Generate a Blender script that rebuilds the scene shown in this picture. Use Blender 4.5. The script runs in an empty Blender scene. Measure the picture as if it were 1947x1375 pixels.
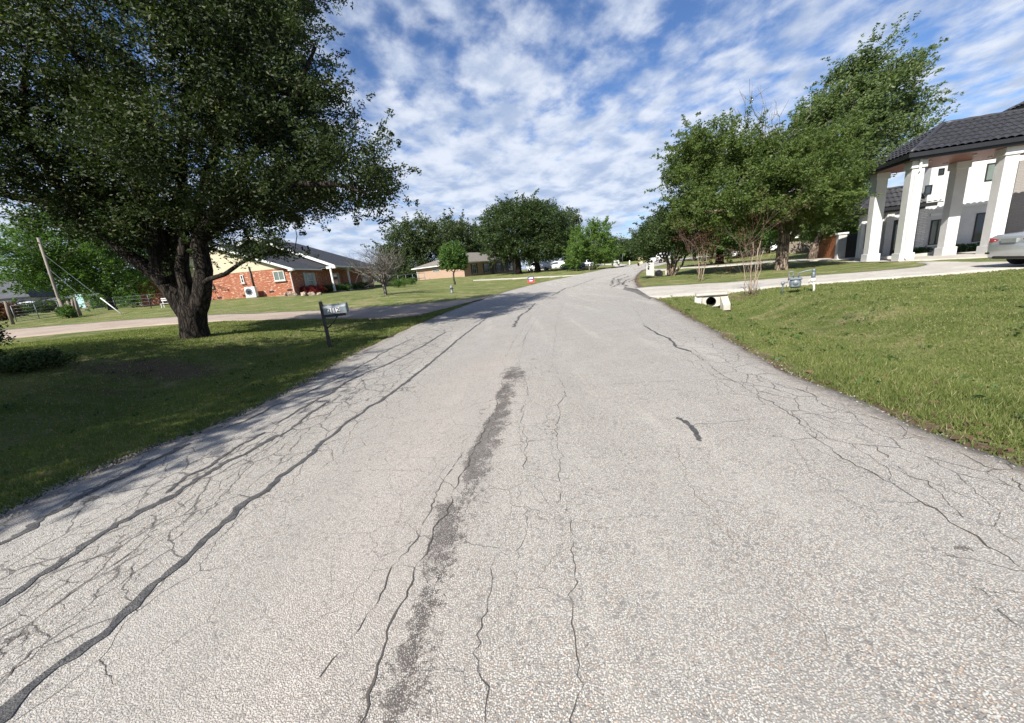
import bpy, math, random
import numpy as np
from mathutils import Matrix, Vector
random.seed(7); rng = np.random.default_rng(7)
R = math.radians
S = bpy.context.scene
col = S.collection
# ------------------------------------------------------------------ camera
W, H = 1947, 1375
F = 700.0; PITCH = R(13.5); ROLL = R(5.8); HC = 1.5
fw = np.array([0, math.cos(PITCH), -math.sin(PITCH)]); r0 = np.array([1.0, 0, 0]); u0 = np.cross(r0, fw)
Rt = r0*math.cos(ROLL) - u0*math.sin(ROLL); Up = u0*math.cos(ROLL) + r0*math.sin(ROLL)
CAM = np.array([0, 0, HC])
cd = bpy.data.cameras.new('camera'); cam = bpy.data.objects.new('camera', cd); col.objects.link(cam)
cd.sensor_fit = 'HORIZONTAL'; cd.sensor_width = 36; cd.lens = F/W*36
cd.clip_start = 0.05; cd.clip_end = 3000
cam.matrix_world = Matrix(((Rt[0], Up[0], -fw[0], 0), (Rt[1], Up[1], -fw[1], 0), (Rt[2], Up[2], -fw[2], HC), (0, 0, 0, 1)))
S.camera = cam
# ------------------------------------------------------------------ world and sun
SUN_AZ, SUN_EL = 215.0, 41.0          # clockwise from +Y
wd = bpy.data.worlds.new('World'); S.world = wd; wd.use_nodes = True
S.view_settings.view_transform = 'Standard'; S.view_settings.look = 'None'
S.view_settings.exposure = 0.92; S.view_settings.gamma = 1.0
def N(nt, t, **kw):
    n = nt.nodes.new(t)
    for k, v in kw.items():
        if k.startswith('i_'):
            key = k[2:]
            key = int(key) if key.isdigit() else key
            n.inputs[key].default_value = v
        else: setattr(n, k, v)
    return n
def math_(nt, op, a, b=None, c=None, clamp=False):
    n = nt.nodes.new('ShaderNodeMath'); n.operation = op; n.use_clamp = clamp
    for i, v in enumerate((a, b, c)):
        if v is None: continue
        if isinstance(v, (int, float)): n.inputs[i].default_value = v
        else: nt.links.new(v, n.inputs[i])
    return n.outputs[0]
def sstep(nt, v, lo, hi, a=0.0, b=1.0):
    n = nt.nodes.new('ShaderNodeMapRange'); n.interpolation_type = 'SMOOTHSTEP'
    nt.links.new(v, n.inputs[0]); n.inputs[1].default_value = lo; n.inputs[2].default_value = hi
    n.inputs[3].default_value = a; n.inputs[4].default_value = b
    return n.outputs[0]
def mixc(nt, f, a, b, mode='MIX'):
    n = nt.nodes.new('ShaderNodeMix'); n.data_type = 'RGBA'; n.blend_type = mode
    for i, v in ((0, f), (6, a), (7, b)):
        if isinstance(v, (int, float)): n.inputs[i].default_value = v
        elif isinstance(v, tuple): n.inputs[i].default_value = v if len(v) == 4 else (*v, 1)
        else: nt.links.new(v, n.inputs[i])
    return n.outputs[2]
nt = wd.node_tree; bg = nt.nodes['Background']; bg.inputs[1].default_value = 0.1
sky = N(nt, 'ShaderNodeTexSky', sky_type='NISHITA', sun_disc=False, sun_elevation=R(SUN_EL), sun_rotation=R(SUN_AZ),
        altitude=200, air_density=1.0, dust_density=0.4, ozone_density=2.5)
tc = N(nt, 'ShaderNodeTexCoord'); sp = N(nt, 'ShaderNodeSeparateXYZ'); nt.links.new(tc.outputs['Generated'], sp.inputs[0])
zz = math_(nt, 'ADD', math_(nt, 'MAXIMUM', sp.outputs[2], 0.0), 0.16)
cx = math_(nt, 'DIVIDE', sp.outputs[0], zz); cy = math_(nt, 'DIVIDE', sp.outputs[1], zz)
cb = N(nt, 'ShaderNodeCombineXYZ'); nt.links.new(cx, cb.inputs[0]); nt.links.new(cy, cb.inputs[1])
mp = N(nt, 'ShaderNodeMapping'); mp.inputs['Rotation'].default_value = (0, 0, R(-28)); mp.inputs['Scale'].default_value = (1.0, 0.85, 1)
mp.inputs['Location'].default_value = (3.1, 1.7, 0)
nt.links.new(cb.outputs[0], mp.inputs[0])
def noise(nt, vec, scale, detail=6, rough=0.55, dist=0.0, dims='3D'):
    n = nt.nodes.new('ShaderNodeTexNoise'); n.noise_dimensions = dims
    n.inputs['Scale'].default_value = scale; n.inputs['Detail'].default_value = detail
    n.inputs['Roughness'].default_value = rough; n.inputs['Distortion'].default_value = dist
    if vec is not None: nt.links.new(vec, n.inputs['Vector'])
    return n.outputs[0]
n_big = noise(nt, mp.outputs[0], 0.45, 3, 0.5)
n_mid = noise(nt, mp.outputs[0], 6.5, 6, 0.52, 0.1)
n_fine = noise(nt, mp.outputs[0], 11.0, 7, 0.6, 0.1)
low = sstep(nt, sp.outputs[2], 0.02, 0.75, 1.0, 0.0)
dens = math_(nt, 'ADD', math_(nt, 'MULTIPLY', n_big, 1.05), math_(nt, 'MULTIPLY', n_mid, 1.0))
dens = math_(nt, 'ADD', dens, math_(nt, 'MULTIPLY', n_fine, 0.35))
dens = math_(nt, 'ADD', dens, math_(nt, 'MULTIPLY', low, 0.24))
right = math_(nt, 'MULTIPLY', math_(nt, 'MAXIMUM', sp.outputs[0], 0.0), -0.16)
dens = math_(nt, 'ADD', dens, right)
m = sstep(nt, dens, 1.06, 1.46, 0.0, 0.92)
shade = sstep(nt, noise(nt, mp.outputs[0], 5.0, 5, 0.55, 0.2), 0.30, 0.66)
ccol = mixc(nt, shade, (2.35, 2.9, 4.0), (4.5, 4.8, 5.35))
hz = sstep(nt, sp.outputs[2], 0.0, 0.16, 0.75, 0.0)
skyc = mixc(nt, 1.0, sky.outputs[0], (0.50, 0.61, 0.78), 'MULTIPLY')
skyc = mixc(nt, m, skyc, ccol)
skyc = mixc(nt, math_(nt, 'MULTIPLY', hz, 0.6), skyc, (2.6, 3.3, 4.6))
nt.links.new(skyc, bg.inputs[0])
sl = bpy.data.lights.new('sun', 'SUN'); sl.energy = 5.0; sl.angle = R(0.53); sl.color = (1.0, 0.955, 0.88)
so = bpy.data.objects.new('sun', sl); col.objects.link(so)
sd = Vector((-math.sin(R(SUN_AZ))*math.cos(R(SUN_EL)), -math.cos(R(SUN_AZ))*math.cos(R(SUN_EL)), -math.sin(R(SUN_EL))))
so.rotation_euler = sd.to_track_quat('-Z', 'Y').to_euler(); so.location = (-10, -20, 30)
# ------------------------------------------------------------------ measuring helpers: photo pixel + depth -> place in the world
def ray(px, py): return fw*F + Rt*(px-W/2) - Up*(py-H/2)
def at(px, py, Y):
    d = ray(px, py); return CAM + d*(Y/d[1])
def gnd(px, py, z=0.0):
    d = ray(px, py); return CAM + d*((z-HC)/d[2])
def onv(px, py, O, n):           # ray meets vertical plane through O with normal n
    d = ray(px, py); t = ((np.array(O)-CAM) @ n)/(d @ n); return CAM + d*t
def proj(p):
    d = np.array(p, float)-CAM; k = F/(d @ fw); return W/2+k*(d @ Rt), H/2-k*(d @ Up)
# ------------------------------------------------------------------ terrain
def zr(Y): return float(np.interp(Y, [-100, 20, 40, 60, 85, 130, 200, 400], [0, 0, .13, .40, .70, .95, 1.0, 1.0]))
def onroad(px, py):
    z = 0.0
    for _ in range(30):
        g = gnd(px, py, z); z = 0.5*z + 0.5*zr(min(max(g[1], 0), 300)) if g[1] > 0 else z
    return g
LPX = [(0,987),(53,961),(107,939),(187,896),(256,864),(320,846),(374,827),(443,811),(481,774),(561,747),(604,720),(640,693),(700,662),(745,640),(790,620),(835,600),(900,573),(985,545),(1050,533),(1100,522.5),(1130,516),(1165,509.5),(1192,505)]
RPX = [(1946,893),(1872,868),(1778,837),(1735,812),(1660,778),(1586,750),(1511,719),(1449,688),(1387,647),(1324,616),(1275,582),(1241,567),(1216,551),(1207,537),(1207,529),(1213,520),(1222,514)]
LE = [onroad(*p)[:2] for p in LPX]; RE = [onroad(*p)[:2] for p in RPX]
def smooth_pl(P, n=1):
    P = np.array(P)
    for _ in range(n):
        Q = P.copy(); Q[1:-1] = 0.25*P[:-2]+0.5*P[1:-1]+0.25*P[2:]; P = Q
    return P
LE = smooth_pl(LE, 2); RE = smooth_pl(RE, 1)
def ext(P, Q): return np.vstack([np.array(P), np.array(Q)])
LE = ext([(-4.3,-60),(-4.25,-20),(-4.2,-3),(-4.2,0.5)], LE[1:]); LE = ext(LE, [(33,86.5),(45,98),(62,108),(90,118)])
RE = ext([(3.0,-60),(3.0,-20),(3.05,-3),(3.08,0.3)], RE); RE = ext(RE, [(21.5,54),(27.5,63),(36,73.5),(49,86),(66,95),(92,104)])
CP = []   # terrain control points (x, y, z)
def cpx(px, py, Y): CP.append(at(px, py, Y))
for p in [(620,607,17.5),(620,590,22),(400,612,17.5),(400,599,22),(200,628,17.5),(200,613,22),(20,640,17.5),(20,628,22),
          (800,590,18.3),(372,640,12),(200,700,8),(30,760,6.3),(60,690,8.5),(30,616,25),(120,600,30),(235,598,27),(250,584,45),(320,580,45),(563,562,36),(470,566,36),(392,572,36),
          (640,556,40),(733,560,28),(620,572,28),(735,545,52),(865,540,45),(800,548,42),(884,526,70),(807,532,77),(978,518,84),(1010,537,42),(1022,517,70),(1060,512,86),(1095,515,64),(985,522,69),(900,545,48),(1000,528,60),
          (1172,499,100),(1235,523,32),(1330,535,21),(1275,524,27),(1368,502,42),(1485,513,23.8),(1600,492,31),(1425,560,12.6),(1400,497,60),(1540,476,70),(1250,496,90),(1310,507,45)]: cpx(*p)
for i in range(1, len(LE)): CP.append((LE[i][0], LE[i][1], zr(LE[i][1])))
for i in range(1, len(RE)): CP.append((RE[i][0], RE[i][1], zr(RE[i][1])))
for x, y, z in [(0,0,0),(0,5,0),(0,10,0),(1,15,0),(-6,2,.02),(-12,0,.2),(-5.2,5,0.02),(-25,-10,.6),(-60,-30,.8),(-60,20,2.0),(-90,60,3.0),(-40,60,2.4),(-60,120,3.0),(-20,120,2.3),(20,150,1.6),(60,180,1.5),
                (150,150,1.5),(6,3,.0),(9,5,.0),(12,8,0),(15,12,0),(22,20,0),(26,19,0),(30,24,-.12),(24,27,-.08),(19,17,0),(40,20,-.1),(80,40,0),(50,0,0),(20,-5,0),(60,-50,0),(-90,-60,1),(0,-60,0),(150,-60,0),(40,60,.3),(80,100,1.0),(-150,150,3),(-150,-60,1.5)]: CP.append((x, y, z))
CP = np.array(CP)
def tps(r2): return r2*np.log(r2+1e-9)*0.5
_n = len(CP); _A = tps(((CP[:, None, :2]-CP[None, :, :2])**2).sum(-1)/100.0) + np.eye(_n)*0.03
_P = np.hstack([np.ones((_n, 1)), CP[:, :2]/10])
_M = np.vstack([np.hstack([_A, _P]), np.hstack([_P.T, np.zeros((3, 3))])])
_w = np.linalg.solve(_M, np.concatenate([CP[:, 2], np.zeros(3)]))
def seg_dist(x, y, PL):
    d = np.full(x.shape, 1e9)
    for (ax, ay), (bx, by) in zip(PL[:-1], PL[1:]):
        vx, vy = bx-ax, by-ay; t = np.clip(((x-ax)*vx+(y-ay)*vy)/(vx*vx+vy*vy+1e-12), 0, 1)
        d = np.minimum(d, (x-ax-t*vx)**2+(y-ay-t*vy)**2)
    return np.sqrt(d)
def inside(x, y, poly):
    c = np.zeros(x.shape, bool)
    for (ax, ay), (bx, by) in zip(poly, np.roll(poly, -1, axis=0)):
        k = ((ay > y) != (by > y)) & (x < (bx-ax)*(y-ay)/((by-ay) if by != ay else 1e-9)+ax); c ^= k
    return c
ROADPOLY = np.vstack([LE, RE[::-1]])
def T0(x, y):
    x = np.atleast_1d(np.asarray(x, float)); y = np.atleast_1d(np.asarray(y, float)); out = np.empty(x.shape)
    xf, yf = x.ravel(), y.ravel(); o = np.empty(xf.shape)
    for i in range(0, len(xf), 20000):
        a, b = xf[i:i+20000], yf[i:i+20000]
        r2 = ((a[:, None]-CP[None, :, 0])**2+(b[:, None]-CP[None, :, 1])**2)/100.0
        o[i:i+20000] = tps(r2) @ _w[:_n] + _w[_n] + _w[_n+1]*a/10 + _w[_n+2]*b/10
    return o.reshape(x.shape)
def T(x, y):
    z = T0(x, y); x = np.atleast_1d(np.asarray(x, float)); y = np.atleast_1d(np.asarray(y, float))
    dR = seg_dist(x, y, RE); dL = seg_dist(x, y, LE); ins = inside(x, y, ROADPOLY)
    # roadside ditches
    kr = np.where(ins | (dL < dR), 0, 1.0)*np.exp(-((dR-2.2)/1.0)**2)*np.interp(y, [-5, 2, 8, 10.6, 13.2, 15, 27, 31, 36, 50], [.10, .14, .38, .55, .35, 0, 0, .3, .3, 0])
    kl = np.where(ins | (dR < dL), 0, 1.0)*np.exp(-((dL-3.3)/1.3)**2)*np.interp(y, [-10, 0, 6, 11, 15], [.22, .25, .25, .18, 0])
    bump = 0.02*np.sin(x*1.3+y*.7)*np.sin(y*1.1-x*.5)*np.where(ins, 0, 1)*np.clip(np.minimum(dR, dL), 0, 1)
    return z-kr-kl+bump
def t1(x, y): return float(T(x, y)[0])
def hit(px, py, zoff=0.0, ymax=130):
    d = ray(px, py); Y = np.concatenate([np.linspace(0.6, 30, 300), np.linspace(30.1, ymax, 400)]); k = Y/d[1]
    P = CAM[None]+d[None]*k[:, None]; g = P[:, 2]-T(P[:, 0], P[:, 1])-zoff; i = np.argmax(g < 0)
    if g[i] >= 0: i = len(Y)-1
    a, b = (Y[i-1], Y[i]) if i else (0.1, Y[0])
    f = g[i-1]/(g[i-1]-g[i]) if i and g[i-1] != g[i] else 0.5
    return CAM+d*((a+(b-a)*f)/d[1])
def atT(px, Y):      # ground point in the direction of column px (at the horizon) at depth Y
    p = at(px, 521-0.1016*(px-953), Y); return np.array([p[0], Y, t1(p[0], Y)])
# ------------------------------------------------------------------ mesh builder
class MB:
    def __init__(s): s.v = []; s.f = []; s.sm = []
    def add(s, vs, fs, smooth=False):
        o = len(s.v); s.v += [tuple(map(float, v)) for v in vs]
        for f in fs: s.f.append(tuple(i+o for i in f)); s.sm.append(smooth)
        return s
    def hexa(s, p):  # 8 points: bottom 4 ccw, top 4 ccw
        return s.add(p, [(3,2,1,0),(4,5,6,7),(0,1,5,4),(1,2,6,5),(2,3,7,6),(3,0,4,7)])
    def box(s, x0, x1, y0, y1, z0, z1, rz=0, c=None):
        p = [(x0,y0,z0),(x1,y0,z0),(x1,y1,z0),(x0,y1,z0),(x0,y0,z1),(x1,y0,z1),(x1,y1,z1),(x0,y1,z1)]
        if rz:
            cx, cy = c if c else ((x0+x1)/2, (y0+y1)/2); ca, sa = math.cos(rz), math.sin(rz)
            p = [(cx+(x-cx)*ca-(y-cy)*sa, cy+(x-cx)*sa+(y-cy)*ca, z) for x, y, z in p]
        return s.hexa(p)
    def bbox(s, x0, x1, y0, y1, z0, z1, b=0.02):   # bevelled box
        n = [(x0,y0),(x1,y0),(x1,y1),(x0,y1)]
        def ring(z, i):
            return [(x0+i+b,y0+i,z),(x1-i-b,y0+i,z),(x1-i,y0+i+b,z),(x1-i,y1-i-b,z),(x1-i-b,y1-i,z),(x0+i+b,y1-i,z),(x0+i,y1-i-b,z),(x0+i,y0+i+b,z)]
        V = ring(z0, b)+ring(z0+b, 0)+ring(z1-b, 0)+ring(z1, b); Fs = [tuple(range(7, -1, -1)), tuple(range(24, 32))]
        for k in range(3):
            for i in range(8): j = (i+1) % 8; Fs.append((k*8+i, k*8+j, k*8+8+j, k*8+8+i))
        return s.add(V, Fs)
    def tube(s, path, rad, n=8, cap=True, smooth=True):
        P = [np.array(p, float) for p in path]
        if isinstance(rad, (int, float)): rad = [rad]*len(P)
        V = []; prev = None
        for i, p in enumerate(P):
            t = P[min(i+1, len(P)-1)]-P[max(i-1, 0)]; t /= (np.linalg.norm(t)+1e-9)
            if prev is None:
                a = np.array([0, 0, 1.0]) if abs(t[2]) < .9 else np.array([1.0, 0, 0]); u = np.cross(t, a)
            else: u = prev-t*(prev @ t)
            u /= (np.linalg.norm(u)+1e-9); w = np.cross(t, u); prev = u
            for k in range(n):
                an = 2*math.pi*k/n; V.append(p+(u*math.cos(an)+w*math.sin(an))*rad[i])
        Fs = []
        for i in range(len(P)-1):
            for k in range(n): j = (k+1) % n; Fs.append((i*n+k, i*n+j, i*n+n+j, i*n+n+k))
        if cap: Fs += [tuple(range(n-1, -1, -1)), tuple(range((len(P)-1)*n, len(P)*n))]
        return s.add(V, Fs, smooth)
    def lathe(s, prof, c=(0,0,0), n=16, axis='z'):
        V = []
        for r, z in prof:
            for k in range(n):
                a = 2*math.pi*k/n; x, y = r*math.cos(a), r*math.sin(a)
                q = {'z': (x, y, z), 'x': (z, x, y), 'y': (x, z, y)}[axis]; V.append((c[0]+q[0], c[1]+q[1], c[2]+q[2]))
        Fs = []
        for i in range(len(prof)-1):
            for k in range(n): j = (k+1) % n; Fs.append((i*n+k, i*n+j, i*n+n+j, i*n+n+k))
        Fs += [tuple(range(n-1, -1, -1)), tuple(range((len(prof)-1)*n, len(prof)*n))]
        return s.add(V, Fs, True)
    def prism(s, poly, y0, y1):   # polygon in xz extruded along y
        n = len(poly); V = [(x, y0, z) for x, z in poly]+[(x, y1, z) for x, z in poly]
        Fs = [tuple(range(n)), tuple(range(2*n-1, n-1, -1))]+[(i, i+n, (i+1) % n+n, (i+1) % n) for i in range(n)]
        return s.add(V, Fs)
    def prismx(s, poly, x0, x1):  # polygon in yz extruded along x
        n = len(poly); V = [(x0, y, z) for y, z in poly]+[(x1, y, z) for y, z in poly]
        Fs = [tuple(range(n)), tuple(range(2*n-1, n-1, -1))]+[(i, i+n, (i+1) % n+n, (i+1) % n) for i in range(n)]
        return s.add(V, Fs)
    def prismz(s, poly, z0, z1):
        n = len(poly); V = [(x, y, z0) for x, y in poly]+[(x, y, z1) for x, y in poly]
        Fs = [tuple(range(n-1, -1, -1)), tuple(range(n, 2*n))]+[(i, (i+1) % n, (i+1) % n+n, i+n) for i in range(n)]
        return s.add(V, Fs)
    def slab(s, p, t):            # sloping quad/tri with thickness t downwards
        n = len(p); V = list(p)+[(x, y, z-t) for x, y, z in p]
        Fs = [tuple(range(n)), tuple(range(2*n-1, n-1, -1))]+[(i, i+n, (i+1) % n+n, (i+1) % n) for i in range(n)]
        return s.add(V, Fs)
    def build(s, name, m, parent=None, fix=True):
        me = bpy.data.meshes.new(name); me.from_pydata(s.v, [], s.f); me.materials.append(m)
        me.polygons.foreach_set('use_smooth', s.sm)
        if fix:
            import bmesh
            b = bmesh.new(); b.from_mesh(me); bmesh.ops.recalc_face_normals(b, faces=b.faces); b.to_mesh(me); b.free()
        me.update(); o = bpy.data.objects.new(name, me); col.objects.link(o)
        if parent: o.parent = parent
        return o
def tag(o, label=None, cat=None, group=None, kind=None):
    if label: o['label'] = label
    if cat: o['category'] = cat
    if group: o['group'] = group
    if kind: o['kind'] = kind
    return o
def thing(name, label, cat, loc=(0,0,0), rz=0.0, group=None):
    o = bpy.data.objects.new(name, None); col.objects.link(o); o.empty_display_size = .2
    o.location = [float(v) for v in loc]; o.rotation_euler = (0, 0, rz)
    return tag(o, label, cat, group)
class Frame:   # a = to the right of heading az, b = along az (degrees clockwise from +Y)
    def __init__(s, O, az):
        s.O = np.array(O, float); z = R(az); s.b = np.array([math.sin(z), math.cos(z), 0]); s.a = np.array([math.cos(z), -math.sin(z), 0]); s.rz = -z
    def loc(s, P): d = np.array(P)-s.O; return np.array([d @ s.a, d @ s.b, d[2]])
    def w(s, a, b, z=0): return s.O+s.a*a+s.b*b+np.array([0, 0, z])
    def onb(s, px, py, b): return s.loc(onv(px, py, s.O+s.b*b, s.b))
    def ona(s, px, py, a): return s.loc(onv(px, py, s.O+s.a*a, s.a))
def npmesh(name, V, Fq, m, parent=None, attrs=None, smooth=False):
    """V (n,3), Fq (k,3|4) numpy"""
    me = bpy.data.meshes.new(name); k, c = Fq.shape
    me.vertices.add(len(V)); me.vertices.foreach_set('co', np.asarray(V, np.float32).ravel())
    me.loops.add(k*c); me.loops.foreach_set('vertex_index', Fq.astype(np.int32).ravel())
    me.polygons.add(k); me.polygons.foreach_set('loop_start', np.arange(0, k*c, c, dtype=np.int32))
    me.update(calc_edges=True)
    if smooth: me.polygons.foreach_set('use_smooth', np.ones(k, bool))
    for an, (dom, arr) in (attrs or {}).items():
        a = me.attributes.new(an, 'FLOAT', dom); a.data.foreach_set('value', np.asarray(arr, np.float32))
    me.materials.append(m); me.validate(); o = bpy.data.objects.new(name, me); col.objects.link(o)
    if parent: o.parent = parent
    return o
# ------------------------------------------------------------------ materials
def newmat(name):
    m = bpy.data.materials.new(name); m.use_nodes = True; return m, m.node_tree, m.node_tree.nodes['Principled BSDF']
def mat(name, c, rough=0.6, var=0.15, vs=3.0, metal=0.0, bump=0.0, bs=40.0, spec=0.5, c2=None, streak=None, coat=0.0):
    m, nt, b = newmat(name); g = N(nt, 'ShaderNodeTexCoord'); v = g.outputs['Object']
    if streak:
        mpp = N(nt, 'ShaderNodeMapping'); mpp.inputs['Scale'].default_value = streak; nt.links.new(v, mpp.inputs[0]); v = mpp.outputs[0]
    if c2 is None: c2 = tuple(max(0, x*(1-var)) for x in c); c = tuple(min(1, x*(1+var*.5)) for x in c)
    n = noise(nt, v, vs, 6, 0.6); f = sstep(nt, n, 0.32, 0.68)
    nt.links.new(mixc(nt, f, c2, c), b.inputs['Base Color']); b.inputs['Roughness'].default_value = rough
    b.inputs['Metallic'].default_value = metal; b.inputs['Specular IOR Level'].default_value = spec; b.inputs['Coat Weight'].default_value = coat
    if bump:
        bn = N(nt, 'ShaderNodeBump'); bn.inputs['Strength'].default_value = bump; bn.inputs['Distance'].default_value = 0.02
        nt.links.new(noise(nt, v, bs, 4, 0.6), bn.inputs['Height']); nt.links.new(bn.outputs[0], b.inputs['Normal'])
    return m
def leafmat(name, c1, c2, trans=0.35, rough=0.5, hue=None):
    m, nt, b = newmat(name); a = N(nt, 'ShaderNodeAttribute', attribute_name='rnd'); g = N(nt, 'ShaderNodeTexCoord')
    n = sstep(nt, noise(nt, g.outputs['Object'], 0.9, 3, 0.5), 0.3, 0.7)
    f = math_(nt, 'ADD', math_(nt, 'MULTIPLY', a.outputs['Fac'], 0.6), math_(nt, 'MULTIPLY', n, 0.4))
    c = mixc(nt, f, c1, c2)
    if hue: c = mixc(nt, sstep(nt, a.outputs['Fac'], 0.88, 0.94), c, hue)
    nt.links.new(c, b.inputs['Base Color']); b.inputs['Roughness'].default_value = rough; b.inputs['Specular IOR Level'].default_value = 0.22
    t = N(nt, 'ShaderNodeBsdfTranslucent'); tc_ = mixc(nt, 1.0, c, (1.5, 1.7, 0.6), 'MULTIPLY'); nt.links.new(tc_, t.inputs[0])
    ms = N(nt, 'ShaderNodeMixShader'); ms.inputs[0].default_value = trans
    nt.links.new(b.outputs[0], ms.inputs[1]); nt.links.new(t.outputs[0], ms.inputs[2])
    nt.links.new(ms.outputs[0], nt.nodes['Material Output'].inputs[0]); return m
def barkmat(name, c1, c2, sc=9.0, lich=None):
    m, nt, b = newmat(name); g = N(nt, 'ShaderNodeTexCoord'); mp_ = N(nt, 'ShaderNodeMapping'); mp_.inputs['Scale'].default_value = (1, 1, .22)
    nt.links.new(g.outputs['Object'], mp_.inputs[0]); vo = N(nt, 'ShaderNodeTexVoronoi', feature='DISTANCE_TO_EDGE'); vo.inputs['Scale'].default_value = sc
    nd = noise(nt, mp_.outputs[0], sc*.8, 5, .65)
    add = N(nt, 'ShaderNodeMixRGB', blend_type='ADD'); add.inputs[0].default_value = .25; nt.links.new(mp_.outputs[0], add.inputs[1]); nt.links.new(nd, add.inputs[2])
    nt.links.new(add.outputs[0], vo.inputs['Vector'])
    h = math_(nt, 'ADD', sstep(nt, vo.outputs['Distance'], 0.0, 0.18), math_(nt, 'MULTIPLY', noise(nt, mp_.outputs[0], sc*4, 5, .7), .6))
    c = mixc(nt, sstep(nt, h, .3, 1.3), c1, c2)
    if lich: c = mixc(nt, sstep(nt, noise(nt, g.outputs['Object'], 1.6, 4, .6), .58, .68, 0, .7), c, lich)
    nt.links.new(c, b.inputs['Base Color']); b.inputs['Roughness'].default_value = .9; b.inputs['Specular IOR Level'].default_value = .2
    bn = N(nt, 'ShaderNodeBump'); bn.inputs['Strength'].default_value = .9; bn.inputs['Distance'].default_value = .05
    nt.links.new(h, bn.inputs['Height']); nt.links.new(bn.outputs[0], b.inputs['Normal']); return m
def wallvec(nt):   # (x+y, z) in object space: works on walls parallel to the local axes
    g = N(nt, 'ShaderNodeTexCoord'); s_ = N(nt, 'ShaderNodeSeparateXYZ'); nt.links.new(g.outputs['Object'], s_.inputs[0])
    c = N(nt, 'ShaderNodeCombineXYZ'); nt.links.new(math_(nt, 'ADD', s_.outputs[0], s_.outputs[1]), c.inputs[0]); nt.links.new(s_.outputs[2], c.inputs[1]); return c.outputs[0], s_, g
def brickmat(name, c1, c2, mortar, w=.215, h=.075, light=None, lf=.5, bias=0.0, msz=.012, bump=.4, var=.5):
    m, nt, b = newmat(name); v, s_, g = wallvec(nt); br = N(nt, 'ShaderNodeTexBrick'); nt.links.new(v, br.inputs['Vector'])
    br.inputs['Scale'].default_value = 1; br.inputs['Brick Width'].default_value = w; br.inputs['Row Height'].default_value = h
    br.inputs['Mortar Size'].default_value = msz; br.inputs['Mortar Smooth'].default_value = .1; br.inputs['Bias'].default_value = bias
    br.inputs['Color1'].default_value = (*c1, 1); br.inputs['Color2'].default_value = (*c2, 1); br.inputs['Mortar'].default_value = (*mortar, 1)
    c = br.outputs['Color']
    if light:   # pale salvaged bricks and mortar smears
        mm = N(nt, 'ShaderNodeMapping'); mm.inputs['Scale'].default_value = (1/.5, 1/.16, 1); nt.links.new(v, mm.inputs[0])
        n1 = sstep(nt, noise(nt, mm.outputs[0], 1.5, 5, .7), .5+.12*(1-lf), .6+.12*(1-lf)); c = mixc(nt, n1, c, light)
    n2 = noise(nt, g.outputs['Object'], .7, 5, .6); c = mixc(nt, sstep(nt, n2, .3, .7, 0, .25), c, mortar)
    nt.links.new(c, b.inputs['Base Color']); b.inputs['Roughness'].default_value = .85; b.inputs['Specular IOR Level'].default_value = .25
    bn = N(nt, 'ShaderNodeBump'); bn.inputs['Strength'].default_value = bump; bn.inputs['Distance'].default_value = .01
    nt.links.new(math_(nt, 'SUBTRACT', 1.0, br.outputs['Fac']), bn.inputs['Height']); nt.links.new(bn.outputs[0], b.inputs['Normal']); return m
def shinglemat(name, c1, c2):
    m, nt, b = newmat(name); g = N(nt, 'ShaderNodeTexCoord'); s_ = N(nt, 'ShaderNodeSeparateXYZ'); nt.links.new(g.outputs['Object'], s_.inputs[0])
    c = N(nt, 'ShaderNodeCombineXYZ'); nt.links.new(math_(nt, 'ADD', s_.outputs[0], s_.outputs[1]), c.inputs[0]); nt.links.new(math_(nt, 'MULTIPLY', s_.outputs[2], 2.3), c.inputs[1])
    br = N(nt, 'ShaderNodeTexBrick'); nt.links.new(c.outputs[0], br.inputs['Vector']); br.inputs['Scale'].default_value = 1
    br.inputs['Brick Width'].default_value = .32; br.inputs['Row Height'].default_value = .14; br.inputs['Mortar Size'].default_value = .01
    br.inputs['Color1'].default_value = (*c1, 1); br.inputs['Color2'].default_value = (*c2, 1); br.inputs['Mortar'].default_value = (c1[0]*.5, c1[1]*.5, c1[2]*.5, 1)
    nt.links.new(mixc(nt, sstep(nt, noise(nt, g.outputs['Object'], 1.2, 5, .65), .35, .7, 0, .5), br.outputs['Color'], tuple(x*.7 for x in c1)), b.inputs['Base Color'])
    b.inputs['Roughness'].default_value = .95; b.inputs['Specular IOR Level'].default_value = .15; return m
def glassmat(name, c=(.03,.04,.045)):
    m, nt, b = newmat(name); b.inputs['Base Color'].default_value = (*c, 1); b.inputs['Roughness'].default_value = .06; b.inputs['Specular IOR Level'].default_value = .8
    g = N(nt, 'ShaderNodeTexCoord'); bn = N(nt, 'ShaderNodeBump'); bn.inputs['Strength'].default_value = .05; nt.links.new(noise(nt, g.outputs['Object'], 1.5, 2), bn.inputs['Height']); nt.links.new(bn.outputs[0], b.inputs['Normal']); return m
M = {}
M['white'] = mat('white_paint', (.62,.62,.60), .5, .06, 2); M['stucco'] = mat('white_stucco', (.55,.55,.535), .9, .07, 1.2, bump=.5, bs=60, spec=.2)
M['offw'] = mat('off_white_trim', (.50,.50,.47), .6, .08, 2); M['cream'] = mat('cream_siding', (.49,.44,.31), .7, .06, 2)
M['dark'] = mat('black_metal', (.02,.02,.022), .45, .3, 5); M['rubber'] = mat('tyre_rubber', (.025,.025,.026), .85, .2, 8)
M['black'] = mat('black_trim', (.012,.012,.013), .5, .2, 5); M['chrome'] = mat('bright_metal', (.75,.76,.78), .25, .05, 4, metal=1)
M['galv'] = mat('galvanized_steel', (.19,.215,.235), .55, .22, 9, metal=.3); M['grayp'] = mat('gray_painted_metal', (.16,.19,.21), .5, .25, 8, metal=.3)
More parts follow.
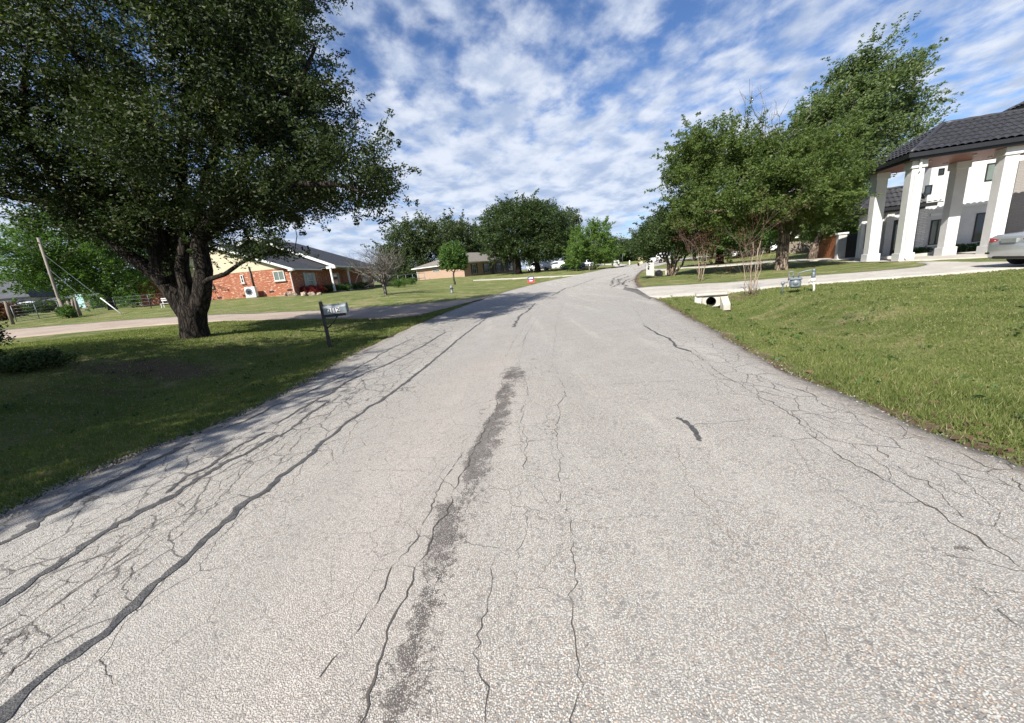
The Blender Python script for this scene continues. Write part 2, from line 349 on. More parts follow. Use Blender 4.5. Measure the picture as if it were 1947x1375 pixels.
M['glass'] = glassmat('window_glass'); M['glassg'] = glassmat('greenish_window_glass', (.13,.16,.14)); M['carglass'] = glassmat('car_glass', (.015,.02,.025))
M['shutter'] = mat('sage_shutter', (.35,.38,.36), .6, .08, 3); M['darkshutter'] = mat('dark_shutter', (.02,.025,.025), .6, .1, 3)
M['conc'] = mat('concrete', (.46,.44,.40), .9, 0, 1.5, bump=.35, bs=50, c2=(.32,.30,.26), spec=.2)
M['concl'] = mat('pale_concrete', (.44,.42,.375), .9, 0, 4.2, bump=.3, bs=50, c2=(.36,.33,.28), spec=.2)
M['dirt'] = mat('dirt_mound', (.13,.085,.055), .95, .4, 5, bump=.8, bs=25, spec=.1)
M['stone'] = mat('field_stone', (.42,.34,.26), .9, 0, 7, bump=.8, bs=12, c2=(.22,.16,.12), spec=.2)
M['mulch'] = mat('bark_mulch', (.16,.10,.065), .95, .5, 12, bump=1, bs=40, spec=.1)
M['wood'] = mat('weathered_wood', (.20,.165,.13), .85, .35, 5, bump=.4, bs=20, streak=(6,6,.6)); M['woodp'] = mat('pole_wood', (.25,.22,.18), .85, .3, 5, bump=.4, bs=20, streak=(8,8,.4))
M['red_wood'] = mat('red_brown_cedar', (.27,.095,.035), .65, .35, 3, bump=.3, bs=12, streak=(7,7,.5)); M['ceil'] = mat('brown_soffit_boards', (.21,.075,.045), .5, .25, 3, streak=(1,9,1))
M['fascia'] = mat('dark_fascia', (.012,.012,.014), .5, .2, 3); M['shade_br'] = brickmat('shade_toned_wall', (.24,.22,.20), (.27,.25,.23), (.20,.185,.17), .4, .1)  # wall tone is the white stucco with deep shade put into its colour
M['red'] = mat('tail_light_red', (.35,.008,.015), .15, .1, 5, coat=1); M['paper'] = mat('white_sticker', (.82,.82,.8), .6, .03, 4)
M['blue'] = mat('sign_blue', (.02,.04,.2), .6, .05, 4); M['sred'] = mat('sign_red', (.75,.04,.06), .6, .05, 4)
M['house_brick'] = brickmat('orange_red_brick', (.28,.055,.022), (.34,.095,.042), (.29,.17,.11), light=(.56,.42,.33), lf=.75, msz=.008)
M['tan_brick'] = brickmat('tan_brick', (.31,.185,.12), (.38,.24,.16), (.34,.28,.23)); M['cream_brick'] = brickmat('buff_brick', (.55,.42,.24), (.62,.49,.30), (.55,.46,.32))
M['white_brick'] = brickmat('white_painted_brick', (.58,.575,.55), (.52,.515,.49), (.38,.37,.355), bump=.8); M['white_stone'] = brickmat('white_ledge_stone', (.78,.76,.72), (.66,.64,.60), (.42,.41,.39), .38, .11, bump=1, msz=.014)
M['shingle'] = shinglemat('charcoal_shingles', (.060,.064,.075), (.045,.048,.058)); M['shingle2'] = shinglemat('brown_gray_shingles', (.22,.20,.175), (.17,.155,.135)); M['shingle3'] = shinglemat('gray_shingles', (.11,.115,.125), (.085,.09,.10))
def tilemat():
    m = mat('black_roof_tile', (.036,.036,.040), .5, .35, 6, spec=.5, bump=.3, bs=14); return m
M['tile'] = tilemat()
M['silver'] = mat('silver_car_paint', (.50,.52,.53), .28, .04, 3, metal=.55, coat=.8); M['carwhite'] = mat('white_car_paint', (.80,.80,.80), .3, .03, 3, coat=.6); M['cargray'] = mat('gray_car_paint', (.16,.19,.22), .3, .05, 3, metal=.4, coat=.6)
M['ac'] = mat('ac_cabinet', (.72,.72,.70), .5, .05, 3); M['teal'] = mat('teal_panel', (.30,.47,.46), .6, .1, 3)
M['plate'] = mat('license_plate', (.22,.24,.23), .5, .1, 14)
M['bark_dark'] = barkmat('dark_oak_bark', (.009,.0075,.006), (.040,.032,.025), 9); M['bark'] = barkmat('gray_brown_bark', (.06,.045,.035), (.24,.185,.14), 7, lich=(.30,.25,.19))
M['bark_gray'] = barkmat('pale_gray_bark', (.10,.085,.075), (.30,.27,.24), 14); M['bark_far'] = mat('far_bark', (.05,.042,.035), .9, .4, 3)
M['twig'] = mat('reddish_twig', (.20,.14,.11), .8, .3, 6); M['stem'] = mat('tan_stem', (.32,.25,.18), .8, .25, 8)
M['lf_oak'] = leafmat('oak_leaves', (.011,.021,.006), (.046,.065,.018), .22, .6, hue=(.15,.16,.075)); M['lf_mid'] = leafmat('mid_green_leaves', (.030,.070,.018), (.10,.17,.038), .35)
M['lf_elm'] = leafmat('elm_leaves', (.036,.062,.015), (.125,.168,.045), .38, hue=(.20,.23,.11)); M['lf_far'] = leafmat('far_tree_leaves', (.024,.042,.016), (.075,.10,.035), .28)
M['lf_dark'] = leafmat('dense_dark_leaves', (.015,.030,.009), (.060,.090,.026), .25); M['lf_lite'] = leafmat('light_green_leaves', (.055,.105,.022), (.15,.23,.055), .4)
M['lf_pop'] = leafmat('silvery_green_leaves', (.040,.065,.020), (.14,.185,.07), .38, hue=(.28,.31,.20)); M['lf_red'] = leafmat('reddish_leaves', (.05,.018,.014), (.14,.06,.035), .3)
M['lf_maple'] = leafmat('dark_red_shrub_leaves', (.10,.012,.014), (.26,.035,.035), .3); M['lf_hedge'] = leafmat('hedge_leaves', (.02,.045,.015), (.08,.14,.035), .3)
M['lf_dry'] = leafmat('dry_brown_leaves', (.08,.05,.03), (.20,.13,.08), .3)
# ------------------------------------------------------------------ ground
def ax(core, n_core, far, g=1.09):
    a = list(np.linspace(core[0], core[1], n_core)); st = a[1]-a[0]
    s_ = st; lo = []; x = a[0]
    while x > far[0]: s_ *= g; x -= s_; lo.append(x)
    s_ = st; hi = []; x = a[-1]
    while x < far[1]: s_ *= g; x += s_; hi.append(x)
    return np.array(lo[::-1]+a+hi)
gx = ax((-14, 16), 121, (-420, 420), 1.06); gy = ax((-2, 22), 97, (-80, 600), 1.05)
GX, GY = np.meshgrid(gx, gy)
# driveways and walks as strips: (left points, right points)
def hl(P): return np.array([hit(*p)[:2] for p in P])
D_left = (hl([(948,560),(900,568),(850,574),(780,580),(700,584),(620,590),(500,596),(400,599),(300,605),(200,612),(100,620),(10,627),(-60,632)]),
          hl([(800,600),(770,603),(745,606),(720,607),(690,607),(620,607),(500,609),(400,612),(300,618),(200,627),(100,636),(10,645),(-60,652)]))
D_main = (hl([(1208,548),(1240,545),(1290,543),(1330,540),(1380,538),(1440,533),(1500,528),(1560,524),(1640,518),(1700,513),(1745,509),(1762,505),(1758,501),(1740,499)]),
          hl([(1236,566),(1262,567),(1300,564),(1330,561),(1380,557),(1440,551),(1500,545),(1560,540),(1640,534),(1700,530),(1780,524),(1860,518),(1947,511),(2060,500)]))
D_up = (hl([(1226,512.5),(1250,511.3),(1280,509.5),(1330,506.5),(1368,504),(1420,500),(1480,495.5),(1560,491.5),(1605,490),(1640,487.5)]),
        hl([(1230,514.5),(1252,513.8),(1280,512),(1330,509.3),(1368,507),(1420,503.5),(1480,499),(1560,495.5),(1605,494),(1645,492)]))
# porch / motor court concrete under the columns
D_court = (hl([(1762,505),(1740,499),(1700,496),(1650,494.5)]), None)
D_walk2 = (hl([(1108,523),(1060,526),(1010,528.5),(950,531.5),(900,534)]), hl([(1112,521.8),(1062,524.3),(1010,526.6),(950,529.6),(900,532.4)]))
D_far = (hl([(1165,509),(1172,506),(1160,503.5),(1120,505.5),(1060,510),(1010,515)]), hl([(1192,504.5),(1194,502),(1165,501),(1120,503),(1060,508),(1010,513)]))
Z0 = T(GX, GY)
low = np.zeros(GX.shape, bool)
def dens_pl(P, Q, step):
    P = np.asarray(P); Q = np.asarray(Q); oP = [P[0]]; oQ = [Q[0]]
    for i in range(len(P)-1):
        L = max(np.linalg.norm(P[i+1]-P[i]), np.linalg.norm(Q[i+1]-Q[i])); n = max(1, int(L/step(P[i])))
        for k in range(1, n+1): f = k/n; oP.append(P[i]*(1-f)+P[i+1]*f); oQ.append(Q[i]*(1-f)+Q[i+1]*f)
    return np.array(oP), np.array(oQ)
def resample(P, m):
    P = np.asarray(P, float); L = np.concatenate([[0], np.cumsum(np.linalg.norm(np.diff(P, axis=0), axis=1))]); u = np.linspace(0, L[-1], m)
    return np.stack([np.interp(u, L, P[:, 0]), np.interp(u, L, P[:, 1])], 1)
def strip(name, L, Rr, m, zoff, step, ncross, jag=0.0, attrs=None, skirt=0.12, res=None):
    if res: L = resample(L, res); Rr = resample(Rr, res)
    L, Rr = dens_pl(L, Rr, step); n = len(L); s_ = np.linspace(0, 1, ncross+1)
    X = L[:, None, :]*(1-s_)[None, :, None]+Rr[:, None, :]*s_[None, :, None]
    if jag:
        d = (Rr-L)/(np.linalg.norm(Rr-L, axis=1)[:, None]+1e-9)
        def nz(k):
            q = rng.normal(size=n); r_ = np.convolve(q, np.ones(5)/5, 'same')+.5*q; return np.clip(r_, -1.6, 1.6)*jag
        X[:, 0] += d*nz(0)[:, None]; X[:, -1] += d*nz(1)[:, None]
    Z = T(X[..., 0], X[..., 1])+zoff
    V = np.concatenate([X, Z[..., None]], 2)
    sk0 = V[:, :1].copy(); sk0[..., 2] -= skirt; sk1 = V[:, -1:].copy(); sk1[..., 2] -= skirt
    V = np.concatenate([sk0, V, sk1], 1); c = ncross+3
    idx = np.arange(n*c).reshape(n, c)
    Fq = np.stack([idx[:-1, :-1], idx[:-1, 1:], idx[1:, 1:], idx[1:, :-1]], -1).reshape(-1, 4)[:, ::-1]
    at_ = {k: ('POINT', fn(V[..., 0].ravel(), V[..., 1].ravel())) for k, fn in (attrs or {}).items()}
    o = npmesh(name, V.reshape(-1, 3), Fq, m, attrs=at_, smooth=True); return o
# road -------------------------------------------------------------
edge_px = [(972,700),(960,720),(943,774),(917,822),(895,870),(874,918),(831,1009),(805,1062),(783,1121),(751,1201),(719,1297),(692,1375)]
EDGE = np.array([gnd(*p)[:2] for p in edge_px]); EDGE = np.vstack([EDGE, EDGE[-1]+(EDGE[-1]-EDGE[-2])*6])
def side_dist(x, y, PL):   # signed: + on the right of the line looking away from the camera
    best = np.full(x.shape, 1e9); sg = np.zeros(x.shape)
    for (ax_, ay), (bx, by) in zip(PL[:-1], PL[1:]):
        vx, vy = ax_-bx, ay-by; t = np.clip(((x-bx)*vx+(y-by)*vy)/(vx*vx+vy*vy), 0, 1); dx, dy = x-bx-t*vx, y-by-t*vy; d = np.hypot(dx, dy)
        k = d < best; best = np.where(k, d, best); sg = np.where(k, np.sign(dx*vy-dy*vx), sg)
    return best*sg
def a_stain(x, y):
    d = side_dist(x, y, EDGE); k = np.where(d > 0, np.clip(1-d/.33, 0, 1)**.8, np.clip(1+d/.03, 0, 1))
    p = gnd(972, 715)[:2]; sp_ = np.exp(-((x-p[0]-.05)**2/.05+(y-p[1])**2/.35))*.75
    k = k*np.clip((EDGE[0][1]+.3-y)/1.5, 0, 1)*np.interp(y, [1, 2, 3.3, 5, 7], [.75, .85, 1, .75, .5])
    return np.maximum(k, sp_)
def a_gator(x, y):
    dl = seg_dist(x, y, LE); dr = seg_dist(x, y, RE)
    g = 1.15*np.exp(-((dl-1.25)/.85)**2)*np.clip((24-y)/12, 0, 1)*np.clip((y+5)/4, 0, 1)
    g = np.maximum(g, .20*np.exp(-((side_dist(x, y, EDGE)-.15)/.9)**2)*np.clip((y-.3)/2, 0, 1)*np.clip((20-y)/12, 0, 1))
    q = hit(1190, 533)[:2]; g = np.maximum(g, 1.0*np.exp(-((x-q[0])**2+(y-q[1])**2)/9))
    g = np.maximum(g, .55*np.exp(-((dr-.5)/.5)**2)*np.clip((16-y)/10, 0, 1)); return g
def a_path(x, y):   # tan/pink tinted wheel path beside the worn band
    d = side_dist(x, y, EDGE); return np.exp(-((d+.35)/.8)**2)
def a_seal(x, y):
    q = hit(1190, 533)[:2]; return np.exp(-((x-q[0])**2/4+(y-q[1])**2/16))
def a_mud(x, y): return np.clip(1-np.minimum(seg_dist(x, y, LE), seg_dist(x, y, RE))/.28, 0, 1)
def roadmat():
    m, nt, b = newmat('worn_chip_seal'); g = N(nt, 'ShaderNodeTexCoord'); v = g.outputs['Object']
    def attr(n): return N(nt, 'ShaderNodeAttribute', attribute_name=n).outputs['Fac']
    vo = N(nt, 'ShaderNodeTexVoronoi', feature='F1'); vo.inputs['Scale'].default_value = 150; nt.links.new(v, vo.inputs['Vector'])
    vo2 = N(nt, 'ShaderNodeTexVoronoi', feature='F1'); vo2.inputs['Scale'].default_value = 60; nt.links.new(v, vo2.inputs['Vector'])
    sp_ = N(nt, 'ShaderNodeSeparateColor'); nt.links.new(vo.outputs['Color'], sp_.inputs[0]); sp2 = N(nt, 'ShaderNodeSeparateColor'); nt.links.new(vo2.outputs['Color'], sp2.inputs[0])
    st = attr('stain'); ga = attr('gator'); pa = attr('path'); mu = attr('mud')
    n1 = noise(nt, v, 2.2, 8, .65); n2 = noise(nt, v, 14, 6, .7); n0 = noise(nt, v, .5, 4, .6)
    st = sstep(nt, math_(nt, 'ADD', st, math_(nt, 'ADD', math_(nt, 'MULTIPLY', math_(nt, 'SUBTRACT', noise(nt, v, 6, 6, .7), .5), 1.5), math_(nt, 'MULTIPLY', math_(nt, 'SUBTRACT', noise(nt, v, 38, 4, .7), .5), 1.3))), .36, .70)
    stone = mixc(nt, sp_.outputs[0], (.345,.325,.29), (.62,.595,.545)); stone = mixc(nt, sstep(nt, sp_.outputs[1], .93, .95), stone, (.09,.09,.10)); stone = mixc(nt, sstep(nt, sp_.outputs[2], .90, .93), stone, (.42,.30,.21))
    stone = mixc(nt, sstep(nt, sp2.outputs[0], .955, .965, 0, .8), stone, (.08,.08,.085))
    gapw = math_(nt, 'ADD', .40, math_(nt, 'MULTIPLY', math_(nt, 'MINIMUM', st, 1.0), -.10))
    gap = N(nt, 'ShaderNodeMapRange'); gap.interpolation_type = 'SMOOTHSTEP'; nt.links.new(vo.outputs['Distance'], gap.inputs[0]); nt.links.new(gapw, gap.inputs[1]); nt.links.new(math_(nt, 'ADD', gapw, .22), gap.inputs[2])
    binder = mixc(nt, math_(nt, 'MINIMUM', math_(nt, 'MULTIPLY', st, 1.2), 1.0), (.205,.19,.17), (.024,.021,.020))
    c = mixc(nt, gap.outputs[0], stone, binder)
    c = mixc(nt, sstep(nt, n1, .35, .7, 0, .30), c, (.42,.395,.355)); c = mixc(nt, math_(nt, 'MULTIPLY', pa, .22), c, (.46,.385,.33))
    c = mixc(nt, sstep(nt, n0, .35, .65, 0, .14), c, (.34,.33,.31)); c = mixc(nt, sstep(nt, n2, .5, .75, 0, .25), c, (.28,.27,.255))
    stn = math_(nt, 'MULTIPLY', st, sstep(nt, noise(nt, v, 42, 6, .8), .42, .56)); c = mixc(nt, math_(nt, 'MULTIPLY', math_(nt, 'MULTIPLY', st, gap.outputs[0]), .72), c, (.035,.028,.026)); c = mixc(nt, math_(nt, 'MULTIPLY', stn, .28), c, (.068,.058,.052)); c = mixc(nt, math_(nt, 'MULTIPLY', math_(nt, 'MULTIPLY', st, sstep(nt, noise(nt, v, 3, 6, .7), .35, .6)), .30), c, (.12,.105,.095))
    c = mixc(nt, math_(nt, 'MULTIPLY', mu, sstep(nt, n2, .35, .6, .2, 1)), c, (.17,.14,.11))
    ml = N(nt, 'ShaderNodeMapping'); ml.inputs['Scale'].default_value = (1.6, .14, 1); ml.inputs['Rotation'].default_value = (0, 0, R(6)); nt.links.new(v, ml.inputs[0]); nl = noise(nt, ml.outputs[0], 1.0, 5, .6)
    c = mixc(nt, sstep(nt, nl, .42, .66, 0, .22), c, (.25,.235,.215)); c = mixc(nt, sstep(nt, nl, .30, .44, .20, 0), c, (.60,.56,.49))
    # alligator cracks
    dv = N(nt, 'ShaderNodeMixRGB', blend_type='ADD'); dv.inputs[0].default_value = .10; nt.links.new(v, dv.inputs[1]); nn = N(nt, 'ShaderNodeTexNoise'); nn.inputs['Scale'].default_value = 7; nn.inputs['Detail'].default_value = 5; nt.links.new(v, nn.inputs['Vector']); nt.links.new(nn.outputs['Color'], dv.inputs[2])
    mg = N(nt, 'ShaderNodeMapping'); mg.inputs['Scale'].default_value = (1, .55, 1); nt.links.new(dv.outputs[0], mg.inputs[0])
    ve = N(nt, 'ShaderNodeTexVoronoi', feature='DISTANCE_TO_EDGE'); ve.inputs['Scale'].default_value = 3.6; nt.links.new(mg.outputs[0], ve.inputs['Vector'])
    ve2 = N(nt, 'ShaderNodeTexVoronoi', feature='DISTANCE_TO_EDGE'); ve2.inputs['Scale'].default_value = 8.5; nt.links.new(mg.outputs[0], ve2.inputs['Vector'])
    gm = math_(nt, 'MULTIPLY', ga, sstep(nt, n1, .30, .55))
    w1 = math_(nt, 'MULTIPLY', gm, .040); c1 = N(nt, 'ShaderNodeMapRange'); nt.links.new(ve.outputs['Distance'], c1.inputs[0]); c1.inputs[1].default_value = 0; nt.links.new(w1, c1.inputs[2]); c1.inputs[3].default_value = 1; c1.inputs[4].default_value = 0
    w2 = math_(nt, 'MULTIPLY', math_(nt, 'MAXIMUM', math_(nt, 'SUBTRACT', gm, .3), 0.0001), .045); c2 = N(nt, 'ShaderNodeMapRange'); nt.links.new(ve2.outputs['Distance'], c2.inputs[0]); c2.inputs[1].default_value = 0; nt.links.new(w2, c2.inputs[2]); c2.inputs[3].default_value = .8; c2.inputs[4].default_value = 0
    cr = math_(nt, 'MULTIPLY', math_(nt, 'MAXIMUM', c1.outputs[0], c2.outputs[0]), .8); c = mixc(nt, cr, c, (.035,.03,.028))
    nt.links.new(c, b.inputs['Base Color']); b.inputs['Roughness'].default_value = .88; b.inputs['Specular IOR Level'].default_value = .3
    h = math_(nt, 'SUBTRACT', math_(nt, 'MULTIPLY', gap.outputs[0], -.7), cr); bn = N(nt, 'ShaderNodeBump'); bn.inputs['Strength'].default_value = .75; bn.inputs['Distance'].default_value = .006
    nt.links.new(h, bn.inputs['Height']); nt.links.new(bn.outputs[0], b.inputs['Normal']); return m
M['road'] = roadmat()
# pair left and right road edges by station along a centre line
_L = resample(LE, 400); _Rr = resample(RE, 400)
def pair(Lp, Rp):
    C0 = 0.5*(resample(LE, 60)+resample(RE, 60)); C0 = resample(C0, 260); tn = np.gradient(C0, axis=0); tn /= np.linalg.norm(tn, axis=1)[:, None]; nr = np.stack([tn[:, 1], -tn[:, 0]], 1)
    def cast(c, n, PL, sgn):
        best = None
        for (ax_, ay), (bx, by) in zip(PL[:-1], PL[1:]):
            vx, vy = bx-ax_, by-ay; det = n[0]*(-vy)+n[1]*vx
            if abs(det) < 1e-9: continue
            rx, ry = ax_-c[0], ay-c[1]; t = (rx*(-vy)+ry*vx)/det; u = (n[0]*ry-n[1]*rx)/det
            if -1e-6 <= u <= 1+1e-6 and t*sgn > 0 and (best is None or abs(t) < abs(best)): best = t
        return best
    A, B = [], []
    for c, n in zip(C0, nr):
        l = cast(c, n, LE, -1); r_ = cast(c, n, RE, 1)
        if l is None or r_ is None or abs(l) > 12 or r_ > 12: continue
        A.append(c+n*l); B.append(c+n*r_)
    return np.array(A), np.array(B)
RL, RR = pair(LE, RE)
road = strip('road', RL, RR, M['road'], .02, lambda p: .12 if -2 < p[1] < 16 else (.4 if p[1] < 50 else 1.5), 64, jag=.035,
             attrs={'stain': a_stain, 'gator': a_gator, 'path': a_path, 'mud': a_mud}); tag(road, kind='structure')
def drivemat(name, c1, c2, c3, scale=1.0):
    m, nt, b = newmat(name); v = N(nt, 'ShaderNodeTexCoord').outputs['Object']
    c = mixc(nt, sstep(nt, noise(nt, v, .7, 8, .65), .35, .65), c1, c2); c = mixc(nt, sstep(nt, noise(nt, v, 3.5, 8, .7, .6), .5, .68, 0, .7), c, c3)
    c = mixc(nt, sstep(nt, noise(nt, v, 60, 3, .6), .5, .8, 0, .3), c, c3)
    nt.links.new(c, b.inputs['Base Color']); b.inputs['Roughness'].default_value = .9; b.inputs['Specular IOR Level'].default_value = .25
    bn = N(nt, 'ShaderNodeBump'); bn.inputs['Strength'].default_value = .3; bn.inputs['Distance'].default_value = .01; nt.links.new(noise(nt, v, 40, 5, .7), bn.inputs['Height']); nt.links.new(bn.outputs[0], b.inputs['Normal']); return m
M['drive_l'] = drivemat('pinkish_gravel_concrete', (.29,.23,.185), (.35,.29,.235), (.20,.16,.125)); M['drive_r'] = drivemat('pale_drive_concrete', (.43,.405,.36), (.36,.33,.285), (.24,.215,.18))
M['patch'] = drivemat('dark_patch_asphalt', (.10,.095,.09), (.14,.135,.125), (.07,.068,.065))
stp = lambda p: .5
tag(strip('driveway', *D_left, M['drive_l'], .022, stp, 8, jag=.04, res=40), kind='structure')
tag(strip('driveway', *D_main, M['drive_r'], .03, stp, 8, res=None), kind='structure')
tag(strip('driveway', *D_up, M['drive_r'], .03, stp, 4), kind='structure')
tag(strip('walkway', *D_walk2, M['drive_r'], .03, stp, 3), kind='structure')
tag(strip('driveway', *D_far, M['drive_r'], .035, stp, 3), kind='structure')
# motor court slab beneath the portico
CO = gnd(1715, 496); FR = Frame(CO, 18.0)
court = np.array([FR.w(a, b)[:2] for a, b in ((-.6,-.9),(-.7,2),(-.6,4.2),(3,6),(16,6),(24,5),(24,-6),(12,-5.2),(5,-4.2),(2.2,-3.2))])
ca, cb_ = np.array([FR.w(-.55, b)[:2] for b in (-.7, 1, 2.5, 4.4, 6.1)]), np.array([FR.w(26, b)[:2] for b in (-8, -5, -2, 2, 6.1)])
tag(strip('driveway', np.array([FR.w(a, 6.3)[:2] for a in (-.55, 3, 8, 14, 26)]), np.array([FR.w(a, b)[:2] for a, b in ((-.55,-.75),(1.2,-3.0),(5,-6.4),(13,-9.5),(26,-13))]), M['drive_r'], .024, stp, 12), kind='structure')
# asphalt patch between road and concrete apron
tag(strip('asphalt_patch', hl([(1188,547),(1212,551),(1233,559),(1243,563)]), hl([(1184,551),(1206,557),(1226,567),(1236,571)]), M['patch'], .027, stp, 3, jag=.05), kind='structure')
for (l_, r_) in (D_left, D_main, D_up, D_far, D_walk2):
    low |= inside(GX, GY, np.vstack([l_, r_[::-1]]))
low |= inside(GX, GY, np.array([FR.w(a, b)[:2] for a, b in ((-.4,-.6),(-.4,6.1),(26,6.1),(26,-12.8),(13,-9.3),(5,-6.2),(1.2,-2.8))]))
rp = inside(GX, GY, np.vstack([RL, RR[::-1]]))
Zg = Z0.copy(); Zg[rp] -= .07; Zg[low & ~rp] -= .06
dRoad = np.minimum(seg_dist(GX, GY, LE), seg_dist(GX, GY, RE)); dRoad[rp] = 0
onR = seg_dist(GX, GY, RE) < seg_dist(GX, GY, LE)
dirtA = np.clip(1-dRoad/np.where(onR, .42, .45), 0, 1)
def blob(px, py, rx, ry, k=1.0):
    q = hit(px, py)[:2]; return k*np.exp(-((GX-q[0])**2/rx**2+(GY-q[1])**2/ry**2))
for b_ in (blob(285,700,2.2,.9,.9), blob(170,740,1.5,.5,.6), blob(450,660,1.2,1.2,.5), blob(1400,565,.5,.5,.8), blob(1425,560,.8,.7,.8), blob(1600,610,1.8,.8,.42), blob(1500,600,1.5,.7,.36), blob(1360,590,.8,.5,.4), blob(1660,570,2,.8,.3), blob(1450,620,1.2,.6,.35), blob(1800,640,1.5,.5,.3), blob(1250,545,1.0,1.0,.6), blob(1515,557,.8,.5,.4), blob(1235,535,2,2,.5), blob(1690,560,1,.5,.5)):
    dirtA = np.maximum(dirtA, b_)
def groundmat():
    m, nt, b = newmat('lawn'); v = N(nt, 'ShaderNodeTexCoord').outputs['Object']; d = N(nt, 'ShaderNodeAttribute', attribute_name='dirt').outputs['Fac']
    n1 = noise(nt, v, .35, 7, .6); n2 = noise(nt, v, 3.0, 8, .7); n3 = noise(nt, v, 28, 5, .7)
    mw = N(nt, 'ShaderNodeMapping'); mw.inputs['Scale'].default_value = (.5, 3.0, 1); mw.inputs['Rotation'].default_value = (0, 0, R(-6)); nt.links.new(v, mw.inputs[0]); n4 = noise(nt, mw.outputs[0], .8, 6, .6)
    c = mixc(nt, sstep(nt, n1, .35, .65), (.078,.112,.026), (.140,.168,.048)); c = mixc(nt, sstep(nt, n2, .42, .70, 0, .7), c, (.225,.215,.095)); c = mixc(nt, sstep(nt, n4, .45, .62, 0, .6), c, (.235,.235,.105))
    c = mixc(nt, sstep(nt, n3, .40, .66, 0, .55), c, (.045,.068,.017)); c = mixc(nt, sstep(nt, noise(nt, v, .9, 7, .7, .5), .50, .64, 0, .75), c, (.26,.22,.125))
    dd = sstep(nt, math_(nt, 'ADD', d, math_(nt, 'MULTIPLY', math_(nt, 'SUBTRACT', noise(nt, v, 4, 8, .7), .5), 1.3)), .35, .75)
    dc = mixc(nt, n3, (.055,.036,.026), (.20,.145,.10)); c = mixc(nt, dd, c, dc)
    nt.links.new(c, b.inputs['Base Color']); b.inputs['Roughness'].default_value = .95; b.inputs['Specular IOR Level'].default_value = .1
    bn = N(nt, 'ShaderNodeBump'); bn.inputs['Strength'].default_value = .9; bn.inputs['Distance'].default_value = .05; nt.links.new(math_(nt, 'ADD', n3, n2), bn.inputs['Height']); nt.links.new(bn.outputs[0], b.inputs['Normal']); return m
M['lawn'] = groundmat()
idx = np.arange(GX.size).reshape(GX.shape); Fq = np.stack([idx[:-1, :-1], idx[:-1, 1:], idx[1:, 1:], idx[1:, :-1]], -1).reshape(-1, 4)
ground = npmesh('ground', np.stack([GX, GY, Zg], -1).reshape(-1, 3), Fq, M['lawn'], attrs={'dirt': ('POINT', dirtA.ravel())}, smooth=True); tag(ground, kind='structure')
# grass blades near the road -----------------------------------------
hard = [np.vstack([l_, r_[::-1]]) for l_, r_ in (D_left, D_main, D_up)]
def grass():
    n = 400000; u = rng.random(n); r_ = 2.2*(22/2.2)**(u**.72); az = R(1)*rng.uniform(-63, 64, n); x = r_*np.sin(az); y = r_*np.cos(az)
    dr = np.minimum(seg_dist(x, y, LE), seg_dist(x, y, RE)); ins = inside(x, y, ROADPOLY) & (dr > .04*rng.random(n))
    for h_ in hard: ins |= inside(x, y, h_)
    onr_ = seg_dist(x, y, RE) < seg_dist(x, y, LE); k = ~ins & ((dr > np.where(onr_ & (y < 7), .10+.22*(np.sin(y*2.1+x*3)*.5+.5), .12)) | (rng.random(n) < .12)); 
    gd = np.array([hit(285, 700)[:2], hit(1600, 610)[:2]]); 
    for q, a_, b_ in ((gd[0], 2.0, .7), (gd[1], 1.0, .4)): k &= rng.random(n) > .85*np.exp(-((x-q[0])**2/a_**2+(y-q[1])**2/b_**2))
    x, y, r_, dr = x[k], y[k], r_[k], dr[k]; n = len(x); z = T(x, y)-.005
    big = np.where((seg_dist(x, y, RE) < 1.6) & (y < 5), 1.9, 1.0)*np.where((seg_dist(x, y, LE) < 1.2), 1.25, 1.0)
    nb = 3; X = np.repeat(x, nb)+rng.normal(0, .02, n*nb); Y = np.repeat(y, nb)+rng.normal(0, .02, n*nb); Zb = np.repeat(z, nb)
    hgt = rng.uniform(.010, .034, n*nb)*np.repeat(big, nb)*(1+.03*np.repeat(r_, nb)); wd_ = (.0022+.00045*np.repeat(r_, nb))*rng.uniform(.7, 1.3, n*nb); an = rng.uniform(0, 2*math.pi, n*nb); lean = rng.uniform(.1, 1.0, n*nb)*hgt; la = rng.uniform(0, 2*math.pi, n*nb)
    dx, dy = np.cos(an)*wd_, np.sin(an)*wd_
    V = np.empty((n*nb, 3, 3)); V[:, 0] = np.stack([X-dx, Y-dy, Zb], 1); V[:, 1] = np.stack([X+dx, Y+dy, Zb], 1); V[:, 2] = np.stack([X+np.cos(la)*lean, Y+np.sin(la)*lean, Zb+hgt], 1)
    return npmesh('grass', V.reshape(-1, 3), np.arange(n*nb*3).reshape(-1, 3), M['blade'], attrs={'rnd': ('FACE', rng.random(n*nb))})
def blademat():
    m = leafmat('grass_blades', (.080,.115,.028), (.195,.22,.070), .35, .6, hue=(.33,.28,.16)); return m
M['blade'] = blademat()
tag(grass(), 'short green lawn grass along both sides of the road', 'grass', kind='stuff')
